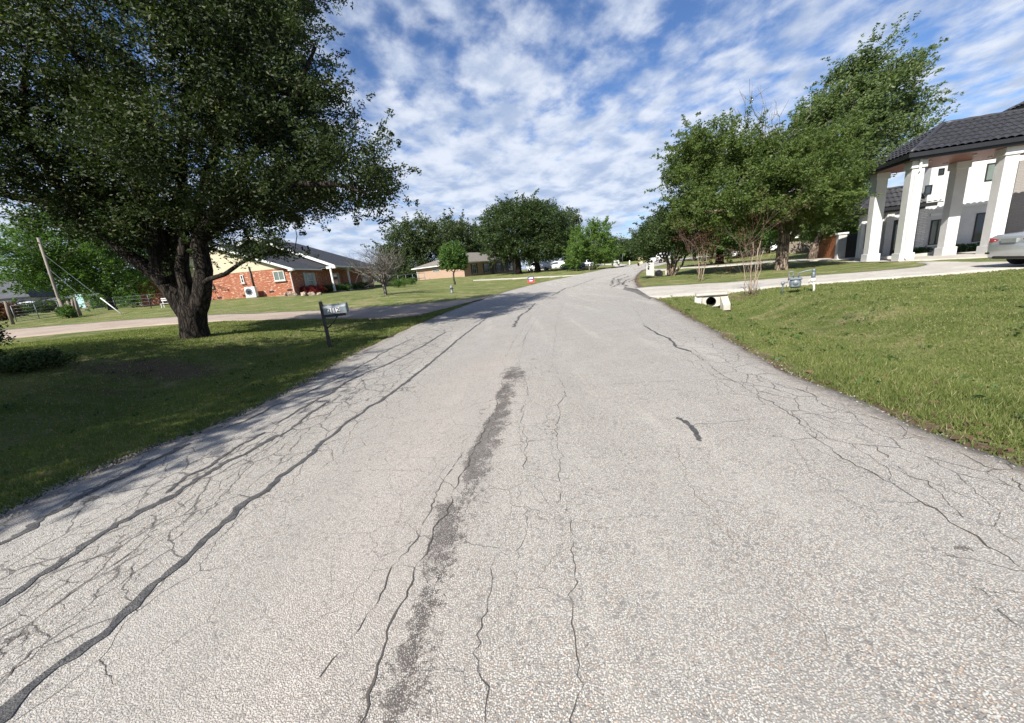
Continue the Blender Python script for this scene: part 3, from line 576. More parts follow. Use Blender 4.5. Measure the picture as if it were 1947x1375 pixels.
# tar seams and traced cracks ---------------------------------------
def ribbon(mb, pts, w, z=.0245, jit=.35, wj=.3, raw=False):
    P = np.array(pts if raw else [hit(*p, .02)[:2] for p in pts]); L = np.linalg.norm(np.diff(P, axis=0), axis=1).sum(); step = max(.02, min(.05, L/60)); n = max(27, int(L/step)); P = resample(P, n)
    q = rng.normal(size=n); q = np.convolve(q, np.ones(5)/5, 'same')*1.6+np.convolve(rng.normal(size=n), np.ones(25)/25, 'same')*3; tn = np.gradient(P, axis=0); tn /= np.linalg.norm(tn, axis=1)[:, None]+1e-9; nr = np.stack([-tn[:, 1], tn[:, 0]], 1)
    P = P+nr*(q*jit*max(w, .018))[:, None]; W_ = w*(1+wj*np.convolve(rng.normal(size=n), np.ones(5)/2.5, 'same')*.6); W_ = np.clip(W_, w*.35, w*2)*.5; W_[0] *= .3; W_[-1] *= .3
    A = P-nr*(W_*(1+.28*rng.normal(size=n)))[:, None]; B = P+nr*(W_*(1+.28*rng.normal(size=n)))[:, None]; za = T(A[:, 0], A[:, 1])+z; zb = T(B[:, 0], B[:, 1])+z
    V = []
    for i in range(n): V += [(A[i, 0], A[i, 1], za[i]), (B[i, 0], B[i, 1], zb[i])]
    mb.add(V, [(2*i, 2*i+2, 2*i+3, 2*i+1) for i in range(n-1)])
M['tar'] = mat('tar_sealant', (.045,.044,.046), .55, .0, 22, bump=.8, bs=120, c2=(.11,.105,.10)); M['crack'] = mat('crack_shadow', (.075,.065,.055), .95, .3, 20)
def crackline(mb, pts, w):
    P = np.array([hit(*p, .02)[:2] for p in pts]); L = np.linalg.norm(np.diff(P, axis=0), axis=1).sum(); n = max(13, int(L/.035)); n = min(n, 260); P = resample(P, n); st_ = L/n
    def rw(k, a): q = rng.normal(size=n); q = np.convolve(q, np.ones(k)/k, 'same')*math.sqrt(k); return q*a
    tn = np.gradient(P, axis=0); tn /= np.linalg.norm(tn, axis=1)[:, None]+1e-9; nr = np.stack([-tn[:, 1], tn[:, 0]], 1); P = P+nr*(rw(1, .006)+rw(4, .009)+rw(11, .012))[:, None]*min(1.6, .6+st_*14)
    W_ = w*np.clip(1+rw(3, .55), .15, 2.4)*.5; ok = (rw(6, 1.0) > -1.75); A = P-nr*W_[:, None]; B = P+nr*W_[:, None]; za = T(A[:, 0], A[:, 1])+.0235; zb = T(B[:, 0], B[:, 1])+.0235; V = []
    for i in range(n): V += [(A[i, 0], A[i, 1], za[i]), (B[i, 0], B[i, 1], zb[i])]
    mb.add(V, [(2*i, 2*i+2, 2*i+3, 2*i+1) for i in range(n-1) if ok[i]])
tb = MB()
ribbon(tb, [(-30,1400),(0,1372),(60,1310),(120,1262),(190,1215),(255,1155),(330,1085),(400,1020),(470,955),(490,945),(530,912),(545,900),(590,868),(620,840),(665,800),(720,765),(770,730),(820,690),(850,665),(880,640),(905,620),(925,605)], .05)
ribbon(tb, [(-20,1162),(0,1150),(53,1113),(107,1075),(160,1040),(214,1003),(267,976),(320,947),(374,915),(427,880),(481,854),(526,827)], .062)
ribbon(tb, [(315,939),(352,907),(400,886),(454,848),(505,822)], .035)
ribbon(tb, [(526,806),(566,781),(593,765),(630,747),(662,725),(700,707),(740,690),(767,677),(799,661),(826,645),(848,632)], .045)
ribbon(tb, [(534,832),(566,806),(593,784),(628,762)], .035)
ribbon(tb, [(-20,1045),(0,1033),(53,1003),(107,971),(160,942),(214,918),(267,891),(320,864),(363,843)], .06)
ribbon(tb, [(422,816),(470,800),(513,776),(566,755),(614,733),(641,720),(700,688),(740,664),(783,645)], .035)
ribbon(tb, [(1225,620),(1253,635),(1275,644),(1287,660),(1315,669)], .04); ribbon(tb, [(1287,794),(1300,801),(1312,809),(1324,825),(1332,840)], .045, jit=.05, wj=.1)
ribbon(tb, [(975,622),(990,600),(1005,590),(1017,577)], .07); ribbon(tb, [(900,615),(925,603),(960,592)], .04)
ribbon(tb, [(960,585),(1000,571),(1020,562)], .06); ribbon(tb, [(1050,562),(1075,548),(1093,545)], .09); ribbon(tb, [(1090,545),(1130,530),(1175,520)], .08)
for q in ([(1163,543),(1166,530),(1178,525),(1192,521)], [(1175,530),(1176,541),(1168,546)], [(1160,536),(1174,534),(1188,528),(1200,524)], [(1185,541),(1190,533),(1200,530)], [(1190,545),(1182,538),(1196,536),(1204,531)], [(1205,513),(1222,509)], [(1206,517),(1222,514)]): ribbon(tb, q, .10, jit=.8)
tag(tb.build('tar_seam', M['tar'], fix=False), kind='structure')
cbm = MB()
for q, w in (([(1315,669),(1374,713),(1449,756),(1505,790),(1548,831),(1598,868),(1648,896),(1729,943),(1791,983),(1859,1030),(1946,1080),(1990,1110)], .012),
             ([(1368,678),(1449,725),(1480,731),(1542,750),(1573,772),(1635,790),(1698,806),(1760,834),(1822,859),(1903,893),(1960,940)], .010),
             ([(1560,790),(1630,836),(1680,868),(1720,905),(1760,915),(1830,985)], .007), ([(1335,722),(1400,722),(1440,716)], .006),
             ([(1010,690),(1035,715),(1058,704)], .009), ([(1058,704),(1072,736),(1066,770),(1058,806),(1063,850),(1061,907),(1074,960),(1082,993),(1080,1046),(1088,1120),(1077,1228),(1088,1375),(1090,1420)], .008),
             ([(972,700),(960,720),(943,774),(917,822),(895,870),(874,918),(831,1009),(805,1062),(783,1121),(751,1201),(719,1297),(692,1375),(680,1410)], .016),
             ([(1058,730),(1130,732),(1200,728),(1290,724)], .006), ([(670,897),(740,893),(800,893),(860,898)], .006), ([(880,860),(840,920),(810,985),(780,1040),(740,1100),(700,1165),(660,1215),(610,1290)], .009),
             ([(1000,640),(985,690),(1005,740),(990,800),(1000,860),(985,930),(1002,1000),(980,1080),(970,1120)], .007), ([(940,1060),(935,1120),(925,1160),(905,1240),(930,1320),(925,1375)], .006),
             ([(1285,850),(1300,905),(1340,960),(1370,1010),(1410,1060)], .005), ([(1490,795),(1420,800),(1340,806),(1290,810)], .006), ([(1505,790),(1580,785),(1640,785)], .006), ([(1500,1150),(1550,1180),(1580,1225)], .006), ([(1850,1120),(1900,1130),(1947,1128)], .006), ([(1860,1120),(1910,1170),(1950,1190)], .006),
             ([(0,1115),(60,1080),(130,1045),(200,1025)], .007), ([(0,1240),(50,1195),(110,1150),(180,1100),(240,1060),(290,1010),(350,980),(400,935)], .010), ([(0,1310),(60,1240),(150,1180),(200,1150)], .008), ([(0,1290),(40,1270),(110,1225),(60,1270)], .006),
             ([(0,1200),(70,1150),(150,1090),(220,1040),(280,1000),(330,975),(370,940)], .009), ([(20,1170),(90,1120),(170,1068),(250,1020),(310,985)], .006), ([(220,1075),(290,1035),(345,1000),(390,960),(450,905),(520,850),(560,815)], .007), ([(245,1170),(250,1110),(260,1070)], .006),
             ([(400,930),(470,880),(540,820),(600,780),(640,760),(700,735),(760,700),(800,680)], .007), ([(560,815),(620,790),(690,745),(740,722),(800,692)], .007), ([(640,780),(700,750),(760,715)], .006),
             ([(985,660),(1010,620),(1030,590),(1060,560),(1100,540)], .010), ([(960,680),(985,640),(1010,600),(1040,570)], .008), ([(1050,700),(1055,640),(1062,600),(1075,570)], .007), ([(1225,622),(1215,600),(1200,580)], .008), ([(1285,670),(1340,700),(1400,750)], .007)):
    crackline(cbm, q, w*.43)
tag(cbm.build('road_crack', M['crack'], fix=False), kind='structure')
# ------------------------------------------------------------------ trees
def blobpx(px, py, Y, rpx, rpy, ry):
    c = at(px, py, Y); return (c, np.array([np.linalg.norm(at(px+rpx, py, Y)-c), ry, np.linalg.norm(at(px, py-rpy, Y)-c)]))
def fol(name, parent, blobs, ncl, per, leaf, m, clr=.45, origin=(0,0,0), aspect=.42, droop=0.0, wind=None, shell=.45, flat=.8, void=0.0, sprig=0.0):
    ncl0 = ncl; ncl = int(ncl*(1+void*1.3))
    vol = np.array([b[1].prod()**.75 for b in blobs]); pr = vol/vol.sum(); bi = rng.choice(len(blobs), ncl, p=pr)
    d = rng.normal(size=(ncl, 3)); d /= np.linalg.norm(d, axis=1)[:, None]; r_ = shell+(1-shell)*rng.random(ncl)**.6; r_ *= np.where(rng.random(ncl) < .12, 1.12, 1)
    C = np.array([blobs[i][0] for i in bi]); Rr_ = np.array([blobs[i][1] for i in bi]); cc = C+d*Rr_*r_[:, None]
    cr = clr*rng.uniform(.5, 1.35, ncl)
    if void > 0:     # open pockets between the limbs
        ph = rng.uniform(0, 6.28, 9); ws = float(np.mean([b[1].mean() for b in blobs])); k_ = 2*math.pi/(ws*1.15)
        q = sum(np.sin(k_*f*(cc @ rng.normal(size=3)*.75)+ph[i]) for i, f in enumerate((1, 1.1, 1.3, 1.6, 1.9, 2.3)))/6
        ok = q > np.quantile(q, void*.55); cc, cr, d, Rr_ = cc[ok], cr[ok], d[ok], Rr_[ok]; ncl = len(cc)
    if sprig > 0:    # loose twigs that break the outline
        ii = rng.choice(ncl, int(ncl*sprig/3)); base_c = np.array(cc[ii]); out = d[ii]+rng.normal(size=(len(ii), 3))*.35+(np.array(wind)*.8 if wind is not None else 0); out[:, 2] += .15; out /= np.linalg.norm(out, axis=1)[:, None]
        Ls = clr*rng.uniform(1.6, 3.4, len(ii)); ex, er = [], []
        for t in (.3, .5, .7, .85, 1.0): ex.append(base_c+out*(Ls*t)[:, None]+rng.normal(size=base_c.shape)*clr*.12); er.append(clr*np.full(len(ii), .60-.36*t))
        cc = np.vstack([cc]+ex); cr = np.concatenate([cr]+er); ncl = len(cc)
    n = ncl*per
    cen = np.repeat(cc, per, 0); off = rng.normal(size=(n, 3)); off /= np.linalg.norm(off, axis=1)[:, None]; off *= (rng.random(n)**.45)[:, None]; off *= np.array([1, 1, flat]); cen = cen+off*np.repeat(cr, per)[:, None]
    kp = rng.random(n) < np.clip(np.repeat(cr, per)/(clr*.62), .12, 1)**1.4; kp[:per] = True; cidx = np.repeat(np.arange(ncl), per)[kp]; cen = cen[kp]; off = off[kp]; n = len(cen)
    if droop: cen[:, 2] -= droop*np.abs(off[:, 0]*off[:, 1])
    u = rng.normal(size=(n, 3)); u[:, 2] *= .7
    if wind is not None: u = u*.55+np.array(wind)
    u /= np.linalg.norm(u, axis=1)[:, None]; w = rng.normal(size=(n, 3)); w[:, 2] *= .6
    v = np.cross(u, w); v /= np.linalg.norm(v, axis=1)[:, None]+1e-9
    L = (leaf*rng.uniform(.6, 1.3, n)*.5)[:, None]; Wd = L*aspect
    V = np.stack([cen-u*L, cen-v*Wd+u*L*.1, cen+u*L, cen+v*Wd+u*L*.1], 1)-np.array(origin)
    rc = rng.random(ncl)[cidx]*.5+rng.random(n)*.5
    npmesh(name, V.reshape(-1, 3), np.arange(n*4).reshape(-1, 4), m, parent, attrs={'rnd': ('FACE', rc)})
    return cc[:ncl0] if len(cc) > ncl0 else cc
def wob(a, b, n, amp, sag=0.0):
    a, b = np.array(a), np.array(b); L = np.linalg.norm(b-a); t = np.linspace(0, 1, n)
    P = a+(b-a)*t[:, None]; q = rng.normal(size=(n, 3))*amp*L; q[0] = 0; q[-1] = 0; P += q; P[:, 2] += sag*L*np.sin(t*math.pi); return P
def tree(name, label, base, tr, blobs, ncl, per, leaf, lm, bark, fork=2.0, clr=.45, limbs=None, nb=60, cat='tree', group=None, stems=None, lean=(0,0), tn=10, **kw):
    base = np.array(base, float); root = thing(name, label, cat, base, 0, group); mb = MB(); nodes = []
    if limbs is None:
        top = base+np.array([lean[0], lean[1], fork]); tp = wob(base-np.array([0,0,.15]), top, 5, .02); tp[0][2] -= .1
        rad = [tr*1.45, tr*1.05, tr*.95, tr*.9, tr*.85]; mb.tube(tp-base, rad, tn); nodes.append((tp[-1], tr*.8))
        for c, r_ in blobs:
            e = np.array(c)+np.array([0, 0, r_[2]*.25]); P = wob(top-np.array([0,0,.15]), e, 7, .04, .04); rr = np.linspace(tr*.62, tr*.12, 7); mb.tube(P-base, rr, 7)
            nodes += [(P[k], rr[k]) for k in range(1, 7)]
    else:
        for P, rr in limbs:
            P = np.array(P, float)
            if len(P) > 2:
                Q = [P[0]]
                for i in range(len(P)-1): Q += [(P[i]+P[i+1])/2+rng.normal(size=3)*.02*np.linalg.norm(P[i+1]-P[i]), P[i+1]]
                rr = np.interp(np.linspace(0, 1, len(Q)), np.linspace(0, 1, len(rr)), rr); P = np.array(Q)
            mb.tube(P-base, list(rr), tn); nodes += [(P[k], rr[k]) for k in range(len(P))]
    cc = fol('crown', root, blobs, ncl, per, leaf, lm, clr, origin=base, **kw)
    NP = np.array([q[0] for q in nodes]); 
    for c in cc[rng.choice(len(cc), min(nb, len(cc)), replace=False)]:
        k = np.argmin(np.linalg.norm(NP-c, axis=1)+np.where(NP[:, 2] > c[2], 1.0, 0)); s_ = NP[k]; r1 = min(nodes[k][1]*.55, .02+.012*np.linalg.norm(c-s_))
        P = wob(s_, c, 5, .05, -.03); mb.tube(P-base, np.linspace(max(r1, .012), .006, 5), 5, cap=False)
        nodes.append((P[2], r1*.6)); NP = np.vstack([NP, P[2]])
    mb.build('trunk', bark, root, fix=False); return root
def gb(px, py): return hit(px, py)
Yt = 12.0
def L_(pts, Y=None, dy=0.0): return [at(p[0], p[1], (p[2] if len(p) > 2 else Yt)) for p in pts]
b0 = at(372, 640, 12.0)
oak_limbs = [
 (L_([(374,652),(372,640),(368,618),(366,596),(362,578)]), [.58,.40,.36,.37,.33]),
 (L_([(360,600),(335,562),(308,528),(285,512),(240,482),(196,443),(153,415),(109,397,11.7),(65,380,11.5),(0,368,11.2),(-80,330,11)]), [.29,.27,.25,.22,.17,.15,.13,.12,.10,.08,.05]),
 (L_([(366,596),(354,548),(346,502),(350,455),(352,400)]), [.24,.20,.17,.13,.08]),
 (L_([(318,540),(306,500),(296,450),(278,400),(255,330),(233,256),(204,189),(169,140),(120,60,12.5),(60,-60,13)]), [.27,.26,.23,.20,.17,.15,.12,.10,.07,.03]),
 (L_([(285,400),(240,330,12.4),(189,233,12.8),(150,170,13),(90,60,13.2)]), [.12,.10,.09,.07,.03]),
 (L_([(153,415),(87,314,11.4),(58,276,11.2),(46,230,11),(44,189,11),(60,60,11)]), [.14,.13,.11,.09,.07,.03]),
 (L_([(312,508),(330,440,12.5),(345,360,13),(350,260,13.4),(370,120,13.8),(400,-40,14)]), [.22,.19,.16,.13,.09,.03]),
 (L_([(370,598),(384,560),(388,513),(378,470),(384,440),(415,392,11.6),(450,340,11.2),(500,270,11),(560,180,11),(600,90,11)]), [.30,.25,.23,.21,.18,.16,.13,.10,.07,.03]),
 (L_([(380,470),(372,420,12.3),(395,330,12.8),(420,230,13),(460,100,13.2),(500,-40,13.3)]), [.20,.17,.14,.11,.08,.03]),
 (L_([(386,452),(440,410),(510,380,12.4),(590,360,12.7),(670,350,13)]), [.17,.13,.10,.07,.03]),
 (L_([(415,392,11.6),(480,370,10.8),(560,350,10.3),(640,350,10),(700,370,9.8)]), [.13,.11,.08,.06,.02]),
 (L_([(386,540),(395,532,11.7),(427,522,11.3),(455,502,11),(500,482,10.8),(560,478,10.6)]), [.09,.07,.06,.05,.035,.015]),
]
ob = [blobpx(*q) for q in ((330,120,12.5,230,150,4.2),(480,150,12,105,140,3.2),(575,230,11.8,86,90,2.6),(660,330,11.2,80,66,2.0),(700,350,10.8,45,42,1.2),(430,330,12.2,170,110,3.6),(540,370,11.5,100,50,2.2),
     (140,290,12.5,170,110,3.2),(60,130,12,140,150,3),(330,-110,12.5,260,130,4.5),(440,-60,12,120,110,3),(60,330,11.6,100,60,1.6),(220,410,12.4,110,45,2.2),(500,474,10.9,62,16,.9),(330,440,12.5,80,40,2),(575,120,11.6,50,80,1.6))]
tree('oak_tree', 'large spreading oak with forked dark trunk beside the left driveway', b0, .5, ob, 4700, 46, .098, M['lf_oak'], M['bark_dark'], clr=.40, void=.62, sprig=.45, limbs=oak_limbs, nb=420, tn=14)
b1 = np.array([-14.6, -2.2, t1(-14.6, -2.2)])
tree('oak_tree', 'dense tree at the left edge of the view that shades the near lawn', b1, .4, [(np.array([-11.4,-.9,6.4]), np.array([3.9,5.4,2.6])), (np.array([-14.5,-3,7.5]), np.array([4,4,2.5])), (np.array([-16.5,3.0,6.0]), np.array([3.4,3.6,2.2])), (np.array([-11.6,1.8,7.6]), np.array([2.6,3.0,1.8]))], 3600, 36, .17, M['lf_oak'], M['bark_dark'], fork=2.6, clr=.5, nb=80)
# trees beyond the left driveway
for q in ((at(215,588,36), 'broad bright green tree behind the leaning utility pole', ((150,455,34,120,52,4),(75,478,33,62,36,3),(250,500,36,110,60,4),(110,525,35,75,32,3),(190,400,35,90,40,3),(66,515,33,24,22,2)), 1500),
          (at(330,578,44), 'bushy green tree showing behind the big oak trunk', ((300,545,46,70,34,4),(340,520,46,60,40,4),(230,560,46,60,24,3),(360,560,46,40,24,3)), 700),
          (at(150,583,66), 'low dark trees closing the view behind the left fences', ((120,568,66,90,18,4),(230,568,66,90,20,4),(330,562,66,70,22,4)), 800)):
    tree('leafy_tree', q[1], q[0], .28, [blobpx(*z) for z in q[2]], q[3], 28, .24, M['lf_mid'], M['bark_far'], fork=1.5, clr=.7, nb=40, sprig=.5, group='trees behind the left fence')
# small round tree, dead looking tree
bt = at(865, 540, 45); tree('round_tree', 'small round shade tree standing alone in the left lawn', bt, .11, [blobpx(862,486,45,25,27,1.7), blobpx(850,500,45,15,15,1.2), blobpx(876,500,45,14,14,1.2)], 420, 34, .22, M['lf_mid'], M['bark_far'], fork=1.3, clr=.33, nb=25, tn=8)
def bare(name, label, base, h, spread, tr, n=9, gen=4, m=M['bark_gray'], fork=.8, leaves=None, upz=.75, cat='tree', group=None, step=5):
    base = np.array(base, float); root = thing(name, label, cat, base, 0, group); mb = MB(); mb.tube([(0,0,-.2),(0,0,.02),(.01,0,fork*.5),(0,.02,fork)], [tr*1.5,tr*1.15,tr,tr*1.05], 8); tips = []
    def grow(p, d, L, r_, g):
        P = [p]; q = np.array(p, float); dd = d/np.linalg.norm(d)
        for i in range(step): dd = dd+rng.normal(size=3)*.13+np.array([0,0,.05]); dd /= np.linalg.norm(dd); q = q+dd*L/step; P.append(q.copy())
        mb.tube(P, np.linspace(r_, r_*.45, step+1), 5 if g > 1 else 4, cap=False)
        if g <= 1: tips.append(P[-1]); tips.append(P[3]); return
        for k in range(rng.integers(3, 5)):
            i = rng.integers(2, step+1); nd = dd+rng.normal(size=3)*.55; nd[2] = nd[2]*.7+.12; grow(P[i], nd, L*rng.uniform(.5, .75), r_*.5, g-1)
    for k in range(n):
        a = 2*math.pi*(k+rng.random()*.6)/n; e = rng.uniform(.25, 1)*spread; d = np.array([math.cos(a)*e, math.sin(a)*e, h*upz*rng.uniform(.6, 1.1)]); grow(np.array([0,0,fork*rng.uniform(.75, 1)]), d, np.linalg.norm(d)*.62, tr*.45, gen)
    mb.build('trunk', m, root, fix=False)
    if leaves:
        tips = np.array(tips)[rng.choice(len(tips), min(len(tips), leaves[0]))]; n_ = len(tips)*leaves[1]; cen = np.repeat(tips, leaves[1], 0)+rng.normal(size=(n_, 3))*leaves[4]; u = rng.normal(size=(n_, 3)); u /= np.linalg.norm(u, axis=1)[:, None]; v = np.cross(u, rng.normal(size=(n_, 3))); v /= np.linalg.norm(v, axis=1)[:, None]; L = leaves[2]
        V = np.stack([cen-u*L*.5, cen-v*L*.22, cen+u*L*.5, cen+v*L*.22], 1); npmesh('crown', V.reshape(-1, 3), np.arange(n_*4).reshape(-1, 4), leaves[3], root, attrs={'rnd': ('FACE', rng.random(n_))})
    return root
bare('bare_tree', 'small leafless gray tree with spreading twigs in front of brick house', at(733,560,28), 3.3, 2.5, .13, 17, 4, fork=.8, leaves=(40,3,.09,M['lf_lite'],.1))
# trees behind the second house
for q in (((745,527,86), 'gray-green tree at the left end of the tall group behind tan house', ((770,462,88,36,38,5),(745,490,86,26,30,4),(800,450,90,30,34,5),(775,505,86,46,24,4),(778,524,84,46,14,4)), 1000),
          ((850,522,92), 'tall full tree in the middle of the group behind tan house', ((850,450,92,38,34,6),(825,485,92,40,34,5),(880,460,94,32,40,5)), 900),
          ((905,520,100), 'dark tree filling the gap between tan house roof and dome oak', ((908,462,100,18,36,5),(900,488,100,22,24,5)), 450)):
    tree('background_tree', q[1], at(*q[0]), .35, [blobpx(*z) for z in q[2]], q[3], 26, .42, M['lf_far'], M['bark_far'], fork=4, clr=1.0, nb=30, void=.15, sprig=.5, group='trees behind the tan brick house')
tree('dome_oak', 'dark dome shaped oak nearest the tan house gable', at(987,521,70), .55, [blobpx(*z) for z in ((965,430,70,54,46,7),(985,410,70,50,30,6),(945,455,70,34,40,5),(985,470,70,50,26,6))], 1700, 24, .34, M['lf_dark'], M['bark_dark'], fork=3.5, clr=.8, nb=30, sprig=.2, group='dome shaped oaks')
tree('dome_oak', 'dark dome shaped oak with its trunk in front of white van', at(1022,516,70), .5, [blobpx(*z) for z in ((1035,425,71,44,40,7),(1050,455,71,46,38,6),(1015,410,71,40,28,6),(1030,478,70,44,20,6))], 1600, 24, .34, M['lf_dark'], M['bark_dark'], fork=3.5, clr=.85, nb=30, group='dome shaped oaks')
tree('background_tree', 'mid green tree touching the right side of the dome oaks', at(1078,510,84), .4, [blobpx(*z) for z in ((1082,428,84,22,32,5),(1072,455,84,24,30,5))], 450, 24, .4, M['lf_far'], M['bark_far'], fork=4, clr=.9, nb=20)
tree('young_tree', 'narrow light green tree with thick dark trunk beside the road bend', at(1095,515,64), .22, [blobpx(*z) for z in ((1093,485,64,17,20,2),(1098,460,64,14,24,1.8),(1088,500,64,14,8,1.5))], 330, 26, .24, M['lf_lite'], M['bark'], fork=1.6, clr=.5, nb=20, sprig=.7, group='light green trees by the road bend')
tree('young_tree', 'wide light green tree with feathery top beside the road bend', at(1131,508,66), .2, [blobpx(*z) for z in ((1130,470,66,30,26,3),(1112,478,67,22,20,2.5),(1140,440,66,20,20,2),(1122,436,66,12,14,1.5),(1155,478,67,20,22,2.5))], 700, 24, .26, M['lf_lite'], M['bark'], fork=1.8, clr=.55, nb=20, sprig=.8, void=.2, group='light green trees by the road bend')
lab = ['dark tree at the left end of the far row closing the road', 'low dark tree second from left in the far row closing the road', 'dark tree right above the stone mailbox pillar', 'tall dark tree above the white pickup', 'dark round tree between stone pillar and pickup in the far row', 'olive tree behind the lawn chairs']
for i, q in enumerate(((1170,503,112,(1172,474,112,20,25,6)), (1195,499,118,(1198,476,118,19,22,6)), (1222,497,125,(1222,466,125,19,30,6)), (1252,492,112,(1256,446,112,26,40,6)), (1238,494,130,(1236,458,130,22,28,6)), (1150,504,104,(1152,484,104,22,18,5)))):
    b_ = q[3]; tree('background_tree', lab[i], at(*q[:3]), .35, [blobpx(*b_), blobpx(b_[0], b_[1]+14, b_[2], b_[3]*1.05, b_[4]*.65, 5)], 420, 22, .5, M['lf_dark'] if i != 5 else M['lf_far'], M['bark_far'], fork=3, clr=1.1, nb=15, group='far trees closing the road')
# right hand side
def multistem(name, label, base, stems, blobs, ncl, per, leaf, lm, bark, r_=.05, **kw):
    limbs = []
    for e in stems:
        e = np.array(e); s0 = np.array(base)+np.array([rng.normal()*.12, rng.normal()*.12, -.1]); P = wob(s0, e, 6, .03, 0.05); limbs.append((P, np.linspace(r_*1.3, r_*.5, 6)))
    return tree(name, label, base, r_, blobs, ncl, per, leaf, lm, bark, limbs=limbs, tn=7, **kw)
cb2 = at(1275,524,27)
multistem('crape_myrtle', 'large multi-stemmed crape myrtle behind the white brick pillar', cb2, [at(1242,462,27),at(1255,455,26.5),(at(1268,450,27)),at(1282,452,27.5),at(1297,455,27),at(1312,462,26.6),at(1325,468,27),at(1290,465,26),at(1262,470,27.5)],
          [blobpx(*z) for z in ((1265,440,27,52,34,2.4),(1235,460,27,30,26,2),(1310,440,27,40,34,2.2),(1285,410,27,36,26,2),(1220,480,27,12,10,1))], 1100, 30, .14, M['lf_dark'], M['bark'], r_=.075, clr=.42, nb=60, sprig=.4)
tree('shade_tree', 'dark short-trunked tree between crape myrtle and the big elm', at(1368,502,42), .42, [blobpx(*z) for z in ((1370,430,42,70,48,4.5),(1330,445,42,44,40,3.5),(1420,440,42,50,36,4),(1400,400,42,60,36,4))], 1300, 28, .24, M['lf_mid'], M['bark_dark'], fork=1.4, clr=.65, nb=50, void=.3, sprig=.4)
YR = 23.8
elm_l = [([at(1486,522,YR),at(1485,513,YR),at(1487,490,YR),at(1490,460,YR),at(1490,435,YR)], [.50,.37,.33,.31,.28]),
 ([at(1492,440,YR),at(1478,405,YR),at(1462,375,YR),at(1430,340,24.3),at(1380,310,25),at(1330,290,25.5)], [.26,.22,.18,.14,.09,.03]),
 ([at(1490,440,YR),at(1492,395,24),at(1488,340,24.5),at(1470,300,25),at(1440,240,25.2)], [.26,.22,.17,.12,.04]),
 ([at(1496,440,YR),at(1510,400,23.5),at(1522,365,23.2),at(1545,320,23),at(1560,270,23)], [.27,.24,.20,.14,.05]),
 ([at(1503,455,YR),at(1525,425,24.2),at(1560,400,24.8),at(1600,380,25)], [.17,.14,.10,.04]),
 ([at(1480,430,YR),at(1440,410,22.8),at(1380,400,22.4),at(1320,400,22.4)], [.14,.12,.09,.03])]
tree('elm_tree', 'big elm with thick rugged trunk in the middle of the right lawn', at(1485,513,YR), .45, [blobpx(*z) for z in ((1335,290,25,48,52,2.6),(1310,345,25,40,44,2),(1400,360,24,90,56,3.6),(1380,290,25,60,40,3),(1490,370,24,90,60,4),(1548,385,24,48,52,3),(1460,300,25,70,36,3),(1540,300,25,62,46,3),(1350,400,23,70,34,2.6),(1450,398,23.5,70,30,3),(1525,402,24,50,26,3))], 3700, 32, .150, M['lf_elm'], M['bark'], clr=.42, void=.85, sprig=.6, limbs=elm_l, nb=260, tn=12)
dead = MB(); db = at(1462, 345, 24.6)
tw = thing('dead_branches', 'bare dead twigs rising from the top of the big elm', 'branches', db)
for e in ((1405,170),(1425,150),(1418,210),(1440,165),(1395,205),(1450,200),(1500,190),(1480,210),(1520,230),(1470,235),(1540,200)):
    P = wob(np.array(db)+rng.normal(size=3)*.15, at(e[0], e[1], 24.6+rng.normal()*.5), 7, .03); dead.tube(P-db, np.linspace(.045, .008, 7), 5, cap=False)
    for k in range(6): s_ = P[rng.integers(2, 6)]; dead.tube(wob(s_, s_+np.array([rng.normal()*.35, rng.normal()*.3, .5+rng.random()*.5]), 4, .06)-db, np.linspace(.014, .005, 4), 4, cap=False)
dead.build('twigs', M['bark_gray'], tw, fix=False)
tree('tall_tree', 'tallest tree on the right, its silvery crown blown toward white house', at(1544,489,34), .27, [blobpx(*z) for z in ((1620,195,34,62,48,4),(1580,240,34,54,50,4),(1662,150,34,40,30,2.5),(1690,185,34,38,26,2.5),(1640,140,34,38,28,2.5),(1650,285,34,48,40,4),(1595,330,34,58,56,4),(1672,245,34,34,28,2.5),(1560,400,34,46,50,3.5),(1600,395,34,24,44,2.5),(1555,215,34,28,22,2),(1618,125,34,18,16,1.5),(1705,210,34,20,14,1.5))], 1900, 26, .23, M['lf_pop'], M['bark'], fork=5, clr=.7, nb=150, lean=(1.5,0), wind=(.9,.2,.35), void=.8, sprig=.9)
for q in (((1460,488,62),'shadowed tree seen between dark tree and elm trunk',((1455,440,62,46,36,5),(1420,455,62,40,24,4))), ((1610,486,48),'leafy tree behind the white gate pillar',((1615,425,48,32,38,4),(1575,430,48,34,32,4))), ((1320,497,70),'dark tree behind the crape myrtle canopy',((1320,450,70,50,36,6),(1370,460,72,40,26,5))),
          ((1520,484,75),'low tree far behind the elm trunk',((1520,450,75,40,22,5),(1560,455,75,30,18,4))), ((1692,440,60),'green tree top showing above the low roof of white house',((1700,420,60,34,20,3),(1680,440,60,30,20,3)))):
    tree('background_tree', q[1], at(*q[0]), .32, [blobpx(*z) for z in q[2]], 520, 24, .36, M['lf_mid'] if '16' in str(q[0][0]) else M['lf_far'], M['bark_far'], fork=2.4, clr=.9, nb=20, group='trees behind the right lawn')
bare('young_crape_myrtle', 'young crape myrtle with bare tan stems beside the concrete culvert', hit(1425,560), 2.5, .75, .018, 6, 3, M['twig'], .12, (420,7,.055,M['lf_red'],.10), upz=1.25, group='young crape myrtles by the drive')
bare('young_crape_myrtle', 'young crape myrtle with thin stems at the far edge of the drive', hit(1330,535), 2.6, .7, .02, 6, 3, M['twig'], .12, (300,7,.07,M['lf_red'],.11), upz=1.25, group='young crape myrtles by the drive')
